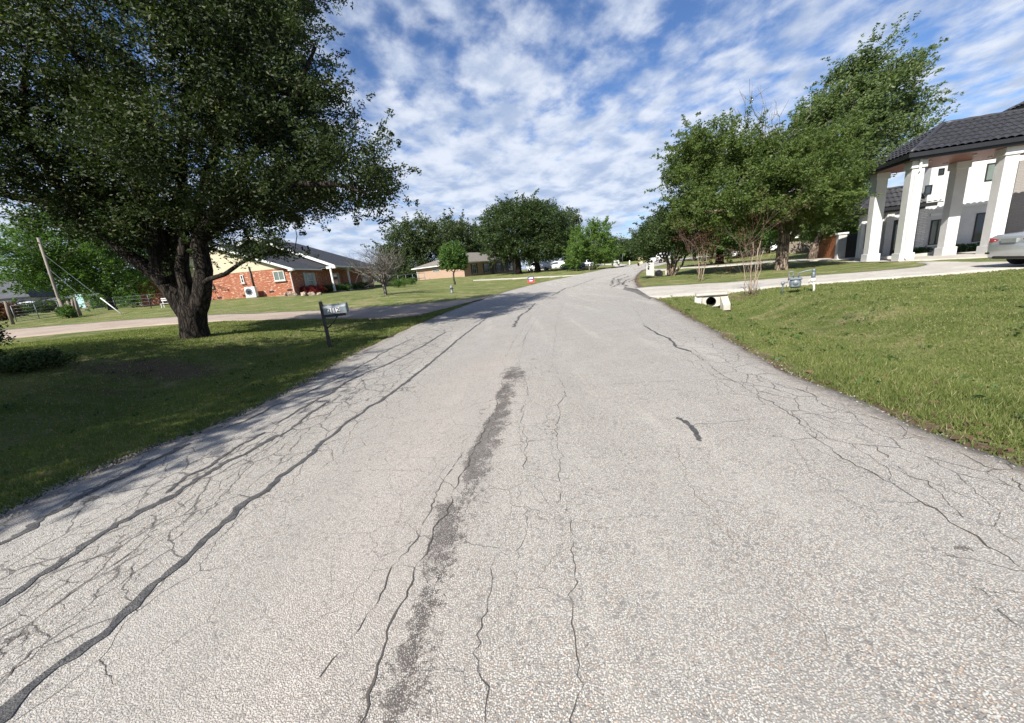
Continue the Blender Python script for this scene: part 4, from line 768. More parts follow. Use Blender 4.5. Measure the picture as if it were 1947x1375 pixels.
# stems of the young crape myrtles are separate upright canes
def canes(base, n, h, spread):
    mb = MB()
    for k in range(n):
        a = rng.random()*6.28; s0 = np.array([math.cos(a)*.10, math.sin(a)*.10, -.05]); e = np.array([math.cos(a)*spread*rng.uniform(.3, 1), math.sin(a)*spread*rng.uniform(.3, 1), h*rng.uniform(.75, 1)]); mb.tube(wob(s0, e, 6, .02), np.linspace(.016, .007, 6), 6)
    return mb
for o in list(col.objects):
    if o.name.startswith('young_crape_myrtle'): canes(None, 6, 1.9, .42).build('stem', M['stem'], o, fix=False)
# shrubs
def shrub(name, label, loc, rx, ry, rz_, lm, ncl=90, per=26, leaf=.09, clr=.16, group=None, cat='shrub', **kw):
    loc = np.array(loc, float); root = thing(name, label, cat, loc, 0, group); mb = MB()
    for k in range(6): mb.tube([(0,0,-.05),(rng.normal()*rx*.3, rng.normal()*ry*.3, rz_*1.1)], [.02,.008], 5)
    mb.build('stem', M['bark_far'], root, fix=False); fol('leaves', root, [(loc+np.array([0,0,rz_*1.0]), np.array([rx,ry,rz_]))], ncl, per, leaf, lm, clr, origin=loc, shell=.3, **kw); return root

def woods():
    segs = [((-60,150),(20,170)),((20,165),(90,190)),((-160,110),(-55,150)),((-170,40),(-150,115)),((85,185),(160,150)),((120,90),(170,150)),((95,55),(125,95)),((-75,62),(-45,78))]; cen, rad = [], []
    for (a, b) in segs:
        a, b = np.array(a, float), np.array(b, float); n = max(3, int(np.linalg.norm(b-a)/6))
        for k in range(n): p = a+(b-a)*(k+rng.random()*.6)/n+rng.normal(size=2)*4; h = rng.uniform(3.2, 5.5); z = t1(*p); cen.append((p[0], p[1], z+h*.75)); rad.append((rng.uniform(4, 6), 4, h))
    o = fol('distant_woods', None, [(np.array(c), np.array(r_)) for c, r_ in zip(cen, rad)], 4200, 14, .9, M['lf_far'], clr=1.6, shell=.2)
    return col.objects['distant_woods']
tag(woods(), 'distant line of green woods along the horizon', 'woods', kind='stuff')
# ------------------------------------------------------------------ vehicles (forward = +Y, right = +X, origin on the ground at the rear centre)
STY = {
 'sedan': [(0,.78,.74,.46,.70),(.05,.98,.90,.34,.82),(.12,1.06,.92,.28,.87),(.45,1.085,.93,.24,.895),(.82,1.11,.935,.24,.90),(1.2,1.27,.935,.22,.905),(1.7,1.42,.93,.22,.905),(2.3,1.465,.93,.22,.905),(2.9,1.41,.925,.22,.905),(3.3,1.25,.92,.22,.905),(3.7,1.04,.90,.22,.90),(4.2,.93,.86,.22,.88),(4.5,.78,.74,.24,.80),(4.62,.62,.60,.30,.66)],
 'suv': [(0,.85,.82,.55,.80),(.05,1.25,1.12,.42,.90),(.12,1.45,1.12,.36,.94),(.35,1.74,1.12,.32,.96),(.9,1.80,1.12,.30,.97),(2.0,1.83,1.12,.30,.97),(2.9,1.78,1.11,.30,.97),(3.35,1.50,1.10,.30,.97),(3.65,1.20,1.08,.30,.96),(4.3,1.10,1.02,.30,.95),(4.75,.98,.94,.32,.88),(4.88,.75,.72,.38,.78)],
 'van': [(0,1.2,1.15,.5,.94),(.04,2.05,1.25,.42,.98),(.3,2.12,1.25,.38,1.0),(3.2,2.12,1.25,.36,1.0),(4.0,2.05,1.25,.36,1.0),(4.45,1.62,1.22,.36,1.0),(4.75,1.28,1.18,.36,.99),(5.4,1.12,1.06,.36,.95),(5.6,.85,.8,.4,.86)],
 'pickup': [(0,.95,.9,.55,.92),(.04,1.08,1.04,.45,.96),(1.9,1.10,1.06,.42,.98),(1.98,1.12,1.08,.42,.98),(2.06,1.75,1.1,.42,.98),(2.6,1.86,1.1,.42,.98),(3.6,1.84,1.1,.42,.98),(4.1,1.45,1.1,.42,.98),(4.35,1.18,1.08,.42,.98),(5.3,1.08,1.02,.42,.96),(5.6,.85,.8,.45,.9)]}
WH = {'sedan': (.95, 3.72, .32), 'suv': (1.0, 3.85, .37), 'van': (1.2, 4.75, .36), 'pickup': (1.1, 4.7, .39)}
def vehicle(name, label, loc, heading, style, paint, cat='car', group=None, spec=None, detail=False):
    root = thing(name, label, cat, loc, -R(heading), group); st = STY[style]
    ys = [s_[0] for s_ in st]; fi = np.array(st)
    Yf = np.unique(np.concatenate([np.linspace(0, .5, 9), np.linspace(.5, ys[-1]-.4, 30), np.linspace(ys[-1]-.4, ys[-1], 8), ys]))
    def smo(k): return np.interp(Yf, ys, fi[:, k])
    zt, zb_, zl, w = smo(1), smo(2), smo(3), smo(4)
    wr, wf, rw = WH[style]
    def sec(i):
        g = min(1, max(0, (zt[i]-zb_[i])/.5)); W_ = w[i]; wt = W_*(.96-.26*g) if style != 'van' else W_*(.97-.08*g); b_ = zl[i]
        return [(W_*.90, b_), (W_*.985, b_+.12), (W_*1.0, b_+(zb_[i]-b_)*.55), (W_*.985, zb_[i]-.05), (W_*.94, zb_[i]), (wt+(W_*.94-wt)*.5, zb_[i]+(zt[i]-zb_[i]-.06)*.5), (wt, zt[i]-.05*min(1, g*3+.2)), (wt*.82, zt[i]-.005), (wt*.4, zt[i]+.012), (0, zt[i]+.015)]
    V, n = [], 19
    for i, y in enumerate(Yf):
        s_ = sec(i); ring = [(x, y, z) for x, z in s_]+[(-x, y, z) for x, z in s_[-2::-1]]; V += ring
    Fs = [(i*n+k, i*n+k+1, (i+1)*n+k+1, (i+1)*n+k) for i in range(len(Yf)-1) for k in range(n-1)]
    Fs += [(i*n, (i+1)*n, (i+1)*n+n-1, i*n+n-1) for i in range(len(Yf)-1)]+[tuple(range(n)), tuple(range((len(Yf))*n-1, (len(Yf)-1)*n-1, -1))]
    mb = MB(); mb.add(V, Fs, True); mb.build('body', paint, root)
    # glass
    def P5(i, t, side): s_ = sec(i); a, b_ = s_[4], s_[6]; return (side*(a[0]+(b_[0]-a[0])*t+.008), Yf[i], a[1]+(b_[1]-a[1])*t)
    idx = [i for i in range(len(Yf)) if zt[i]-zb_[i] > (.30 if style != 'van' else .33)]
    if style == 'van': idx = [i for i in idx if Yf[i] > 3.5]
    for side in (1, -1):
        g = MB(); mid = Yf[idx[len(idx)//2]]
        for i, j in zip(idx[:-1], idx[1:]):
            if style != 'van' and abs(Yf[i]-mid) < .06: continue
            g.add([P5(i, .10, side), P5(j, .10, side), P5(j, .86, side), P5(i, .86, side)], [(0,1,2,3)])
        g.build('side_window', M['carglass'], root, fix=False)
    def top_g(y0, y1, nm):
        ii = [i for i in range(len(Yf)) if y0 <= Yf[i] <= y1]; g = MB()
        for i, j in zip(ii[:-1], ii[1:]):
            a, b_ = sec(i), sec(j); q = .97
            for (k0, k1) in ((9, 8), (8, 7)):
                for sgn in (1, -1): g.add([(sgn*a[k0][0]*q, Yf[i], a[k0][1]+.012), (sgn*a[k1][0]*q, Yf[i], a[k1][1]+.012), (sgn*b_[k1][0]*q, Yf[j], b_[k1][1]+.012), (sgn*b_[k0][0]*q, Yf[j], b_[k0][1]+.012)], [(0,1,2,3)])
        g.build(nm, M['carglass'], root, fix=False)
    if style == 'sedan': top_g(.86, 1.62, 'rear_window'); top_g(2.95, 3.66, 'windscreen')
    elif style == 'suv': top_g(2.95, 3.6, 'windscreen'); MB().box(-.66, .66, .10, .14, 1.2, 1.55).build('rear_window', M['carglass'], root)
    elif style == 'van': top_g(4.05, 4.72, 'windscreen'); [MB().box(s_*.08 if s_ > 0 else -.72, .72 if s_ > 0 else -.08, -.012, .04, 1.35, 1.85).build('rear_window', M['carglass'], root) for s_ in (1, -1)]
    else:
        top_g(3.65, 4.3, 'windscreen'); MB().box(-.75, .75, .15, 1.8, 1.03, 1.16).build('cargo_bed', M['black'], root); MB().box(-.6, .6, 2.0, 2.03, 1.25, 1.65).build('rear_window', M['carglass'], root)
    # wheels
    for y in (wr, wf):
        for sgn in (1, -1):
            x = sgn*(w.max()-.1); t = MB(); t.lathe([(rw*.62,-.10),(rw*.95,-.11),(rw,-.07),(rw,.07),(rw*.95,.11),(rw*.62,.10)], (x, y, rw), 24, 'x'); tw_ = t.build('wheel', M['rubber'], root)
            rm = MB(); rm.lathe([(rw*.64,sgn*.095),(rw*.60,sgn*.11),(rw*.2,sgn*.085),(.03,sgn*.10)], (x, y, rw), 20, 'x')
            rm.build('rim', M['chrome'], tw_)
            ar = MB(); A = np.linspace(-.1, math.pi+.1, 16); P = [(sgn*(w.max()+.004), y+math.cos(a)*rw*1.13, rw+math.sin(a)*rw*1.13) for a in A]
            ar.add([(sgn*(w.max()+.003), y, rw)]+P, [(0, i, i+1) for i in range(1, 16)]); ar.build('wheel_arch', M['black'], root, fix=False)
    for sgn in (1, -1):
        z0, z1 = {'sedan': (.80,.96), 'suv': (.95,1.25), 'van': (.9,1.2), 'pickup': (.75,1.0)}[style]
        if style == 'sedan':
            l = MB(); ww = .87
            P = []
            for xx, yy, za, zb2 in ((.42,.035,.86,.91),(.60,.02,.83,.94),(.76,.04,.81,.965),(.86,.12,.82,.98),(.90,.30,.86,.985),(.915,.52,.93,.98)): P += [(sgn*xx, yy-.012, za), (sgn*xx, yy-.012, zb2)]
            l.add([(x*1.0, y, z) for x, y, z in P]+[(x*.9, y+.05, z) for x, y, z in P], [(2*i, 2*i+2, 2*i+3, 2*i+1) for i in range(5)]+[(12+2*i+1, 12+2*i+3, 12+2*i+2, 12+2*i) for i in range(5)]+[(2*i+1, 2*i+3, 12+2*i+3, 12+2*i+1) for i in range(5)]+[(2*i, 12+2*i, 12+2*i+2, 2*i+2) for i in range(5)])
            tl = l.build('tail_light', M['red'], root); MB().box(min(sgn*.50, sgn*.56), max(sgn*.50, sgn*.56), .012, .03, .875, .895).build('reversing_light', M['paper'], tl)
            MB().box(min(sgn*.62, sgn*.80), max(sgn*.62, sgn*.80), .0, .08, .44, .50).build('reflector', M['black'], root)
        else: MB().box(sgn*.84-.06, sgn*.84+.06, -.01, .1, z0, z1).build('tail_light', M['red'], root)
        mr = MB(); ym = {'sedan': 3.25, 'suv': 3.3, 'van': 4.35, 'pickup': 3.9}[style]; mr.bbox(min(sgn*(w.max()), sgn*(w.max()+.2)), max(sgn*(w.max()), sgn*(w.max()+.2)), ym-.05, ym+.07, 1.0 if style == 'sedan' else 1.15, 1.14 if style == 'sedan' else 1.33, .02); mr.build('mirror', paint, root)
        hl_ = MB(); hl_.box(min(sgn*.5, sgn*.8), max(sgn*.5, sgn*.8), ys[-1]-.25, ys[-1]-.06, .62, .76); hl_.build('headlight', M['chrome'], root)
    if style == 'sedan':
        MB().box(-.26, .26, -.022, .03, .80, .93).build('license_plate', M['plate'], root); MB().bbox(-.58, .58, .03, .3, .27, .38, .03).build('rear_bumper_trim', M['black'], root)
        MB().box(-.70, .70, .006, .02, .765, .772).build('boot_seam', M['black'], root)
    if style == 'suv':
        MB().box(-.3, .3, -.02, .04, .7, .82).build('license_plate', M['plate'], root)
        for sgn in (1, -1): MB().tube([(sgn*.62,.5,1.84),(sgn*.62,2.7,1.83)], .02, 6).build('roof_rail', M['chrome'], root)
    if style == 'van':
        for yy in (.6, 1.9, 3.1): MB().box(-.8, .8, yy, yy+.06, 2.14, 2.24).build('roof_rack', M['paper'], root)
        MB().box(-.8, .8, .04, .12, .42, .58).build('bumper', M['black'], root)
    return root
# ------------------------------------------------------------------ house parts
def window_b(root, x0, x1, z0, z1, y, face=-1, fr=None, gl=None, mull=1, hbar=0, fw_=.06, sill=None, inner=None):
    """window in a wall in the xz plane at depth y, facing face (-1 = -Y)"""
    fr = fr or M['offw']; gl = gl or M['glass']; d = .05*face; m_ = MB(); ya, yb = min(y, y+d), max(y, y+d)
    m_.box(x0, x1, ya, yb, z1-fw_, z1); m_.box(x0, x1, ya, yb, z0, z0+fw_); m_.box(x0, x0+fw_, ya, yb, z0+fw_, z1-fw_); m_.box(x1-fw_, x1, ya, yb, z0+fw_, z1-fw_)
    for k in range(1, mull+1): xm = x0+(x1-x0)*k/(mull+1); m_.box(xm-fw_*.35, xm+fw_*.35, ya, yb, z0+fw_, z1-fw_)
    for k in range(1, hbar+1): zm = z0+(z1-z0)*k/(hbar+1); m_.box(x0+fw_, x1-fw_, ya+.004, yb-.004, zm-fw_*.35, zm+fw_*.35)
    o = m_.build('window', fr, root); g = MB(); g.box(x0+fw_*.6, x1-fw_*.6, min(y-.02*face, y+.018*face), max(y-.02*face, y+.018*face), z0+fw_*.6, z1-fw_*.6); g.build('pane', gl, o)
    if sill: q = MB(); q.box(x0-.08, x1+.08, min(y, y+.11*face), max(y, y+.11*face), z0-.10, z0-.002); q.build('sill', sill, o)
    return o
def window_a(root, y0, y1, z0, z1, x, face=1, fr=None, gl=None, mull=1, hbar=0, fw_=.06, sill=None):
    fr = fr or M['offw']; gl = gl or M['glass']; d = .05*face; m_ = MB(); xa, xb = min(x, x+d), max(x, x+d)
    m_.box(xa, xb, y0, y1, z1-fw_, z1); m_.box(xa, xb, y0, y1, z0, z0+fw_); m_.box(xa, xb, y0, y0+fw_, z0+fw_, z1-fw_); m_.box(xa, xb, y1-fw_, y1, z0+fw_, z1-fw_)
    for k in range(1, mull+1): ym = y0+(y1-y0)*k/(mull+1); m_.box(xa, xb, ym-fw_*.35, ym+fw_*.35, z0+fw_, z1-fw_)
    for k in range(1, hbar+1): zm = z0+(z1-z0)*k/(hbar+1); m_.box(xa+.004, xb-.004, y0+fw_, y1-fw_, zm-fw_*.35, zm+fw_*.35)
    o = m_.build('window', fr, root); MB().box(min(x-.02*face, x+.018*face), max(x-.02*face, x+.018*face), y0+fw_*.6, y1-fw_*.6, z0+fw_*.6, z1-fw_*.6).build('pane', gl, o)
    return o
def hip(root, x0, x1, y0, y1, ze, zr_, ov, ridge, m_, fas, axis='y', r0=None, r1=None, thick=.14, name='roof', gable0=False, gable1=False):
    """hip roof with eaves at ze and ridge along axis; ridge = across position; r0, r1 ridge ends"""
    X0, X1, Y0, Y1 = x0-ov, x1+ov, y0-ov, y1+ov; b_ = MB()
    if axis == 'y':
        A, B = (ridge, r0, zr_), (ridge, r1, zr_); c = [(X0,Y0,ze),(X1,Y0,ze),(X1,Y1,ze),(X0,Y1,ze)]
        fs = [[c[1], c[2], B, A], [c[3], c[0], A, B]]
        if not gable0: fs.append([c[0], c[1], A])
        if not gable1: fs.append([c[2], c[3], B])
    else:
        A, B = (r0, ridge, zr_), (r1, ridge, zr_); c = [(X0,Y0,ze),(X1,Y0,ze),(X1,Y1,ze),(X0,Y1,ze)]
        fs = [[c[0], c[1], B, A], [c[2], c[3], A, B]]
        if not gable0: fs.append([c[3], c[0], A])
        if not gable1: fs.append([c[1], c[2], B])
    for f in fs: b_.slab(f, .05)
    o = b_.build(name, m_, root); g = MB(); t = .06; z0 = ze-.20
    g.box(X0-t*.5, X1+t*.5, Y0-t*.5, Y0+t, z0, ze-.03) if not (axis == 'y' and gable0) else None
    g.box(X0-t*.5, X1+t*.5, Y1-t, Y1+t*.5, z0, ze-.03) if not (axis == 'y' and gable1) else None
    g.box(X0-t*.5, X0+t, Y0+t, Y1-t, z0, ze-.03); g.box(X1-t, X1+t*.5, Y0+t, Y1-t, z0, ze-.03)
    g.build('fascia', fas, root); MB().box(X0+t+.002, X1-t-.002, Y0+t+.002, Y1-t-.002, ze-.16, ze-.13).build('soffit', fas, root)
    return o
# ---- brick ranch house on the left
c0 = at(563, 562, 36); FH = Frame(c0, 0.0)
h1 = thing('brick_house', 'orange-red brick ranch house with charcoal roof behind the bare tree', 'house', c0, 0)
def hz(px, py, b): return FH.onb(px, py, b)
MB().box(-14.5, 0, 0, 6.0, -.6, .12).build('foundation', M['concl'], h1)
MB().box(-14.47, -.02, .03, 5.97, .12, 2.60).build('wall', M['house_brick'], h1)
MB().box(-15, 0, 6.0, 22, -.8, 2.60).build('wall', M['house_brick'], h1)
RZ = 5.5; ra = -7.2
MB().prism([(-14.47, 2.6), (-.02, 2.6), (ra, RZ-.12)], .015, 5.9).build('gable_siding', M['cream'], h1)
b_ = MB(); ov = .45; slope = (RZ-2.6)/(-ra); xe = ov; ze = 2.6-slope*ov
b_.slab([(xe, -ov, ze+.09), (xe, 6.2, ze+.09), (ra, 6.2, RZ+.09), (ra, -ov, RZ+.09)], .09); b_.slab([(ra, -ov, RZ+.09), (ra, 6.2, RZ+.09), (-14.4-ov, 6.2, ze+.09), (-14.4-ov, -ov, ze+.09)], .09)
rf = b_.build('roof', M['shingle'], h1)
fb = MB(); fb.slab([(xe+.03, -ov-.05, ze+.06), (xe+.03, -ov, ze+.06), (ra, -ov, RZ+.07), (ra, -ov-.05, RZ+.07)], .22); fb.slab([(-14.43-ov, -ov-.05, ze+.06), (ra, -ov-.05, RZ+.07), (ra, -ov, RZ+.07), (-14.43-ov, -ov, ze+.06)], .22)
fb.box(xe, xe+.10, -ov, 5.1, ze-.08, ze+.05); fb.box(xe-.42, xe+.05, -ov-.02, -ov+.4, ze-.14, ze-.02); fb.build('fascia', M['white'], h1)
# main block
me_ = 1.95; mz = 2.72; mr_ = -6.2; mrz = 6.45
b_ = MB(); b_.slab([(me_, 5.1, mz), (me_, 22.4, mz), (mr_, 14.2, mrz), (mr_, 5.1, mrz)], .08); b_.slab([(-14.4, 22.4, mz), (-14.4, 5.1, mz), (mr_, 5.1, mrz), (mr_, 14.2, mrz)], .08); b_.slab([(me_, 22.4, mz), (-14.4, 22.4, mz), (mr_, 14.2, mrz)], .08)
rf2 = b_.build('roof', M['shingle'], h1)
for vx, vy in ((-3, 9), (-3.8, 12)): zz_ = mz+(me_-vx)/(me_-mr_)*(mrz-mz); MB().lathe([(.09,-.1),(.09,.35),(.13,.36),(.13,.42),(0.01,.44)], (vx, vy, zz_), 10).build('vent_pipe', M['black'], rf2)
MB().prism([(-14.2, mz-.1), (me_-.15, mz-.1), (mr_, mrz-.14)], 5.25, 5.4).build('gable_siding', M['shingle'], h1)
fb = MB(); fb.slab([(me_+.03, 5.03, mz+.04), (me_+.03, 5.10, mz+.04), (mr_, 5.10, mrz+.05), (mr_, 5.03, mrz+.05)], .30); fb.slab([(-14.4, 5.03, mz+.04), (mr_, 5.03, mrz+.05), (mr_, 5.10, mrz+.05), (-14.4, 5.10, mz+.04)], .30)
fb.box(me_, me_+.09, 5.1, 22.4, mz-.16, mz-.02); fb.box(me_-.9, me_+.08, 5.02, 5.3, mz-.30, mz-.06); fb.build('fascia', M['white'], h1)
MB().box(.02, me_-.01, 5.32, 22.2, mz-.19, mz-.15).build('porch_ceiling', M['offw'], h1); MB().box(.02, 1.9, 5.4, 22.2, -1.0, .02).build('porch_floor', M['conc'], h1)
for px_ in (632, 664, 696):
    q = FH.ona(px_, 530, 1.6); mb = MB(); mb.box(1.52, 1.68, q[1]-.08, q[1]+.08, .02, mz-.2); mb.box(1.48, 1.72, q[1]-.12, q[1]+.12, .02, .14); mb.box(1.48, 1.72, q[1]-.12, q[1]+.12, mz-.32, mz-.19); mb.build('porch_post', M['white'], h1)
p0, p1 = hz(518.5, 516.5, 0), hz(543, 532.5, 0); window_b(h1, p0[0], p1[0], p1[2], p0[2], 0, sill=M['concl'], mull=1, fr=M['white'], gl=M['glassg'])
p0, p1 = hz(456, 523.5, 0), hz(465.5, 538, 0); window_b(h1, p0[0], p1[0], p1[2], p0[2], 0, sill=M['concl'], mull=0, hbar=1, fr=M['white'])
p0, p1 = FH.ona(579, 512.5, 0), FH.ona(596, 538, 0); window_a(h1, p0[1], p1[1], .55, 2.1, 0, mull=0, hbar=1, fr=M['offw'], gl=M['glassg'])
for y_ in (p0[1]-.55, p1[1]+.08): MB().box(.005, .05, y_, y_+.47, .5, 2.15).build('shutter', M['shutter'], h1)
for a_, b2 in ((629, 641), (686, 697)):
    p0, p1 = FH.ona(a_, 525, 0), FH.ona(b2, 525, 0); window_a(h1, p0[1]+.45, p1[1], .5, 2.1, 0, mull=0, hbar=1)
    for y_ in (p0[1], p1[1]+.05): MB().box(.005, .05, y_, y_+.4, .45, 2.15).build('shutter', M['shutter'], h1)
p0, p1 = FH.ona(650, 525, 0), FH.ona(659, 525, 0); dr_ = MB().box(.0, .06, p0[1], p1[1], .02, 2.1).build('door', M['red_wood'], h1); MB().lathe([(.03,0),(.04,.03),(.02,.06)], (.06, p0[1]+.15, 1.0), 8, 'x').build('handle', M['chrome'], dr_)
for px_, py_ in ((417,566),(466,562),(516,554.5),(550,551)): q = hz(px_, py_, 0); MB().box(q[0]-.2, q[0]+.2, -.012, .04, max(q[2]-.07, .14), max(q[2]+.07, .28)).build('vent', M['black'], h1)
dn = MB(); dn.tube([(.35,-.02,2.42),(.10,-.06,2.25),(-.05,-.06,2.15),(-.05,-.06,.05),(-.05,-.25,-.02)], .045, 6, smooth=False); dn.build('downspout', M['white'], h1)
q0, q1 = hz(473, 507, 0), hz(484, 552, 0); cdm = MB(); cdm.tube([(q0[0], -.05, q0[2]), (q0[0], -.05, .3)], .05, 6); cdm.build('conduit', M['dark'], h1)
q = hz(404, 545, 0); MB().bbox(q[0]-.12, q[0]+.12, -.14, -.001, q[2]-.2, q[2]+.2).build('meter_box', M['ac'], h1)
ch = MB().box(-11.2, -10.1, 2.2, 3.0, 4, 6.4).build('chimney', M['house_brick'], rf)
# heat pump
qa = hz(481, 567, -.55); ac = thing('heat_pump', 'white outdoor heat pump unit standing against the brick gable wall', 'air conditioner', FH.w(qa[0], -.55, 0)+np.array([0,0,0]))
ac.location.z = t1(ac.location.x, ac.location.y)
MB().bbox(-.48, .48, -.18, .18, .06, .98, .02).build('cabinet', M['ac'], ac); g_ = MB()
for r_ in (.1, .17, .24, .31): g_.lathe([(r_-.012,-.205),(r_,-.21),(r_+.012,-.205),(r_+.012,-.19),(r_-.012,-.19)], (-.1, 0, .55), 24, 'y')
g_.build('grille', M['grayp'], ac); MB().lathe([(.33,-.19),(.33,-.178)], (-.1, 0, .55), 24, 'y').build('fan_opening', M['black'], ac); MB().box(-.5, .5, -.2, .2, 0, .06).build('pad', M['concl'], ac)
# rocks, shrubs in front of the house
def rock(name, label, loc, s_, m_=None, group=None, cat='rock', sq=(1,1,.6)):
    root = None; mb = MB(); n1, n2 = 9, 14; V = []
    for i in range(n1+1):
        ph = math.pi*i/n1
        for k in range(n2):
            th = 2*math.pi*k/n2; q = np.array([math.sin(ph)*math.cos(th), math.sin(ph)*math.sin(th), math.cos(ph)]); q = np.sign(q)*np.abs(q)**.7; q = q*(1+.13*math.sin(3*th+s_*9)+.1*math.sin(5*ph+th*2)); V.append(q*np.array(sq)*s_)
    Fs = [(i*n2+k, i*n2+(k+1) % n2, (i+1)*n2+(k+1) % n2, (i+1)*n2+k) for i in range(n1) for k in range(n2)]
    mb.add(V, Fs); o = mb.build(name, m_ or M['stone'], None); o.location = [float(v) for v in loc]; o.rotation_euler = (0, 0, random.random()*3); return tag(o, label, cat, group)
rl = ['dark squat stone at the left end of the row by the downspout', 'reddish stone next to the house corner downspout', 'long pale stone right of the house corner', 'pale stone under the red shrub', 'small stone at the edge of the flower bed']
for (px_, py_, s_, sq), lb in zip(((545,560,.27,(1,.7,.8)),(556,561,.30,(1.2,.8,.8)),(578,559,.34,(1.9,.7,.7)),(592,559,.26,(1.2,.8,.8)),(607,557,.2,(1,1,.7))), rl):
    q = at(px_, py_, 35.3); rock('edging_stone', lb, (q[0], q[1], t1(q[0], q[1])+.1), s_, group='stones edging the flower bed', sq=sq)
def onground(px, Y): return atT(px, Y)
for px_, Y, rx, rz_, m_, lb in ((595,37.6,1.3,.45,'lf_maple','low dark red shrub under the shuttered window'),(583,37.2,.7,.4,'lf_maple','dark red shrub beside the house corner'),(640,41.8,1.0,.42,'lf_hedge','clipped green bush in front of the first porch post'),(655,43,1.2,.42,'lf_hedge','clipped green bush between the two porch posts'),(672,45.5,1.3,.45,'lf_hedge','long green bush below the second porch post'),(690,48,1.2,.4,'lf_dark','dark bush behind the bare tree twigs'),(622,40.4,.6,.4,'lf_dark','small dark bush at the porch corner'),(768,50,1.0,.55,'lf_lite','yellow-green shrub right of the bare tree trunk'),(757,47,.8,.5,'lf_mid','green shrub just behind the bare tree'),(783,56,.8,.5,'lf_mid','loose shrub before the white fence'),(745,52,1.2,.7,'lf_far','dull shrub at the end of the brick house')):
    q = onground(px_, Y); shrub('shrub', lb, q, rx, .55, rz_, M[m_], 130, 24, .10, .2, group='shrubs in front of the brick house')
q = onground(690, 46); bd = MB(); n = 24
# ---- tan brick house
c2 = at(884, 526.5, 70); F2 = Frame(c2, 34.0); h2 = thing('tan_house', 'low tan brick house with gray-brown roof beyond the left lawn', 'house', c2, F2.rz)
MB().box(-12.3, 0, 0, 18.5, -1.2, 2.55).build('wall', M['tan_brick'], h2)
hip(h2, -12.3, 0, 0, 18.5, 2.62, 4.9, .7, -6.1, M['shingle2'], M['white'], 'y', 6.2, 12.6)
p0, p1 = F2.onb(822, 507.5, 0), F2.onb(836, 516, 0); window_b(h2, p0[0], p1[0], max(p1[2],.9), 2.1, 0, mull=2, hbar=1)
dn = MB(); dn.tube([(-12.7,-.3,2.4),(-12.2,-.06,2.2),(-12.2,-.06,.05)], .09, 6); dn.build('downspout', M['white'], h2)
for a_, b2 in ((898,905.5),(921,930.5),(944,952.5),(958,962),(967,975)):
    y0 = F2.ona(a_, 511, 0)[1]; y1 = F2.ona(b2, 511, 0)[1]; window_a(h2, y0, y1, .45, 2.15, 0, mull=1, hbar=1)
    for y_ in (y0-.38, y1+.04): MB().box(.005, .05, y_, y_+.34, .4, 2.2).build('shutter', M['darkshutter'], h2)
y0 = F2.ona(934, 511, 0)[1]; y1 = F2.ona(939.5, 511, 0)[1]; MB().box(0, .06, y0, y1, 0, 2.15).build('door', M['black'], h2)
# cream house far behind
cc_ = at(950, 505, 112); h3 = thing('cream_house', 'two storey buff brick house peeking above the tan house roof', 'house', cc_, -.3); MB().box(-3, 3, 0, 8, -4, 5.0).build('wall', M['cream_brick'], h3); hip(h3, -3, 3, 0, 8, 5.0, 6.6, .5, 0, M['shingle2'], M['offw'], 'y', 3, 5)
window_b(h3, -1.8, -.6, 3, 4.3, 0); window_b(h3, .6, 1.8, 3, 4.3, 0)
# ---- gray roof house at the left edge
c4 = at(62, 586, 58); F4 = Frame(c4, -20); h4 = thing('gray_house', 'gray-roofed white house partly hidden at the left edge', 'house', c4, F4.rz)
MB().box(-20, 0, 0, 9, -1.5, 1.75).build('wall', M['white'], h4); hip(h4, -20, 0, 0, 9, 1.75, 6.0, .5, 4.5, M['shingle3'], M['dark'], 'x', -16, -3.5)
MB().box(-3.4, -.6, -.02, 0, .05, 1.3).build('garage_door', M['offw'], h4); window_b(h4, -8, -6.6, .5, 1.4, 0); window_b(h4, -12, -10.6, .5, 1.4, 0)
MB().box(.2, 4.2, 2, 6, -1.5, 1.2).build('annex_wall', M['white'], h4)
sh = thing('plank_shed', 'weathered plank shed with low roof behind the gate', 'shed', at(132, 583, 48), .25)
MB().box(-2.2, 2.2, 0, 2.5, -.6, .95).build('wall', M['wood'], sh); MB().slab([(-2.4,-.3,.98),(2.4,-.3,.98),(2.4,2.7,1.45),(-2.4,2.7,1.45)], .07).build('roof', M['shingle3'], sh)
tp = thing('teal_panel', 'leaning pale teal panel at the right end of the plank shed', 'panel', at(156, 583, 47.4), .25); MB().hexa([(-.35,0,-.2),(.35,0,-.2),(.35,.05,-.2),(-.35,.05,-.2),(-.5,.3,1.5),(.2,.3,1.5),(.2,.35,1.5),(-.5,.35,1.5)]).build('sheet', M['teal'], tp)
for q in ((at(6,592,44), .9, 'spiky dark shrub under the gray house eaves'), (at(70,592,48), 1.0, 'dark shrub before the white garage door'), (at(30,592,40), .8, 'yellow-green shrub by the white parked car'), (at(92,592,46), 1.0, 'leafy shrub left of the plank shed'), (at(5,604,30), .9, 'reddish twiggy brush left of the gate')):
    shrub('shrub', q[2], (q[0][0], q[0][1], t1(q[0][0], q[0][1])), q[1]*1.3, q[1], q[1]*.75, M['lf_red'] if 'reddish' in q[2] else (M['lf_mid'] if 'yellow' in q[2] else M['lf_dark']), 120, 24, .18, .35, group='shrubs behind the metal gate')
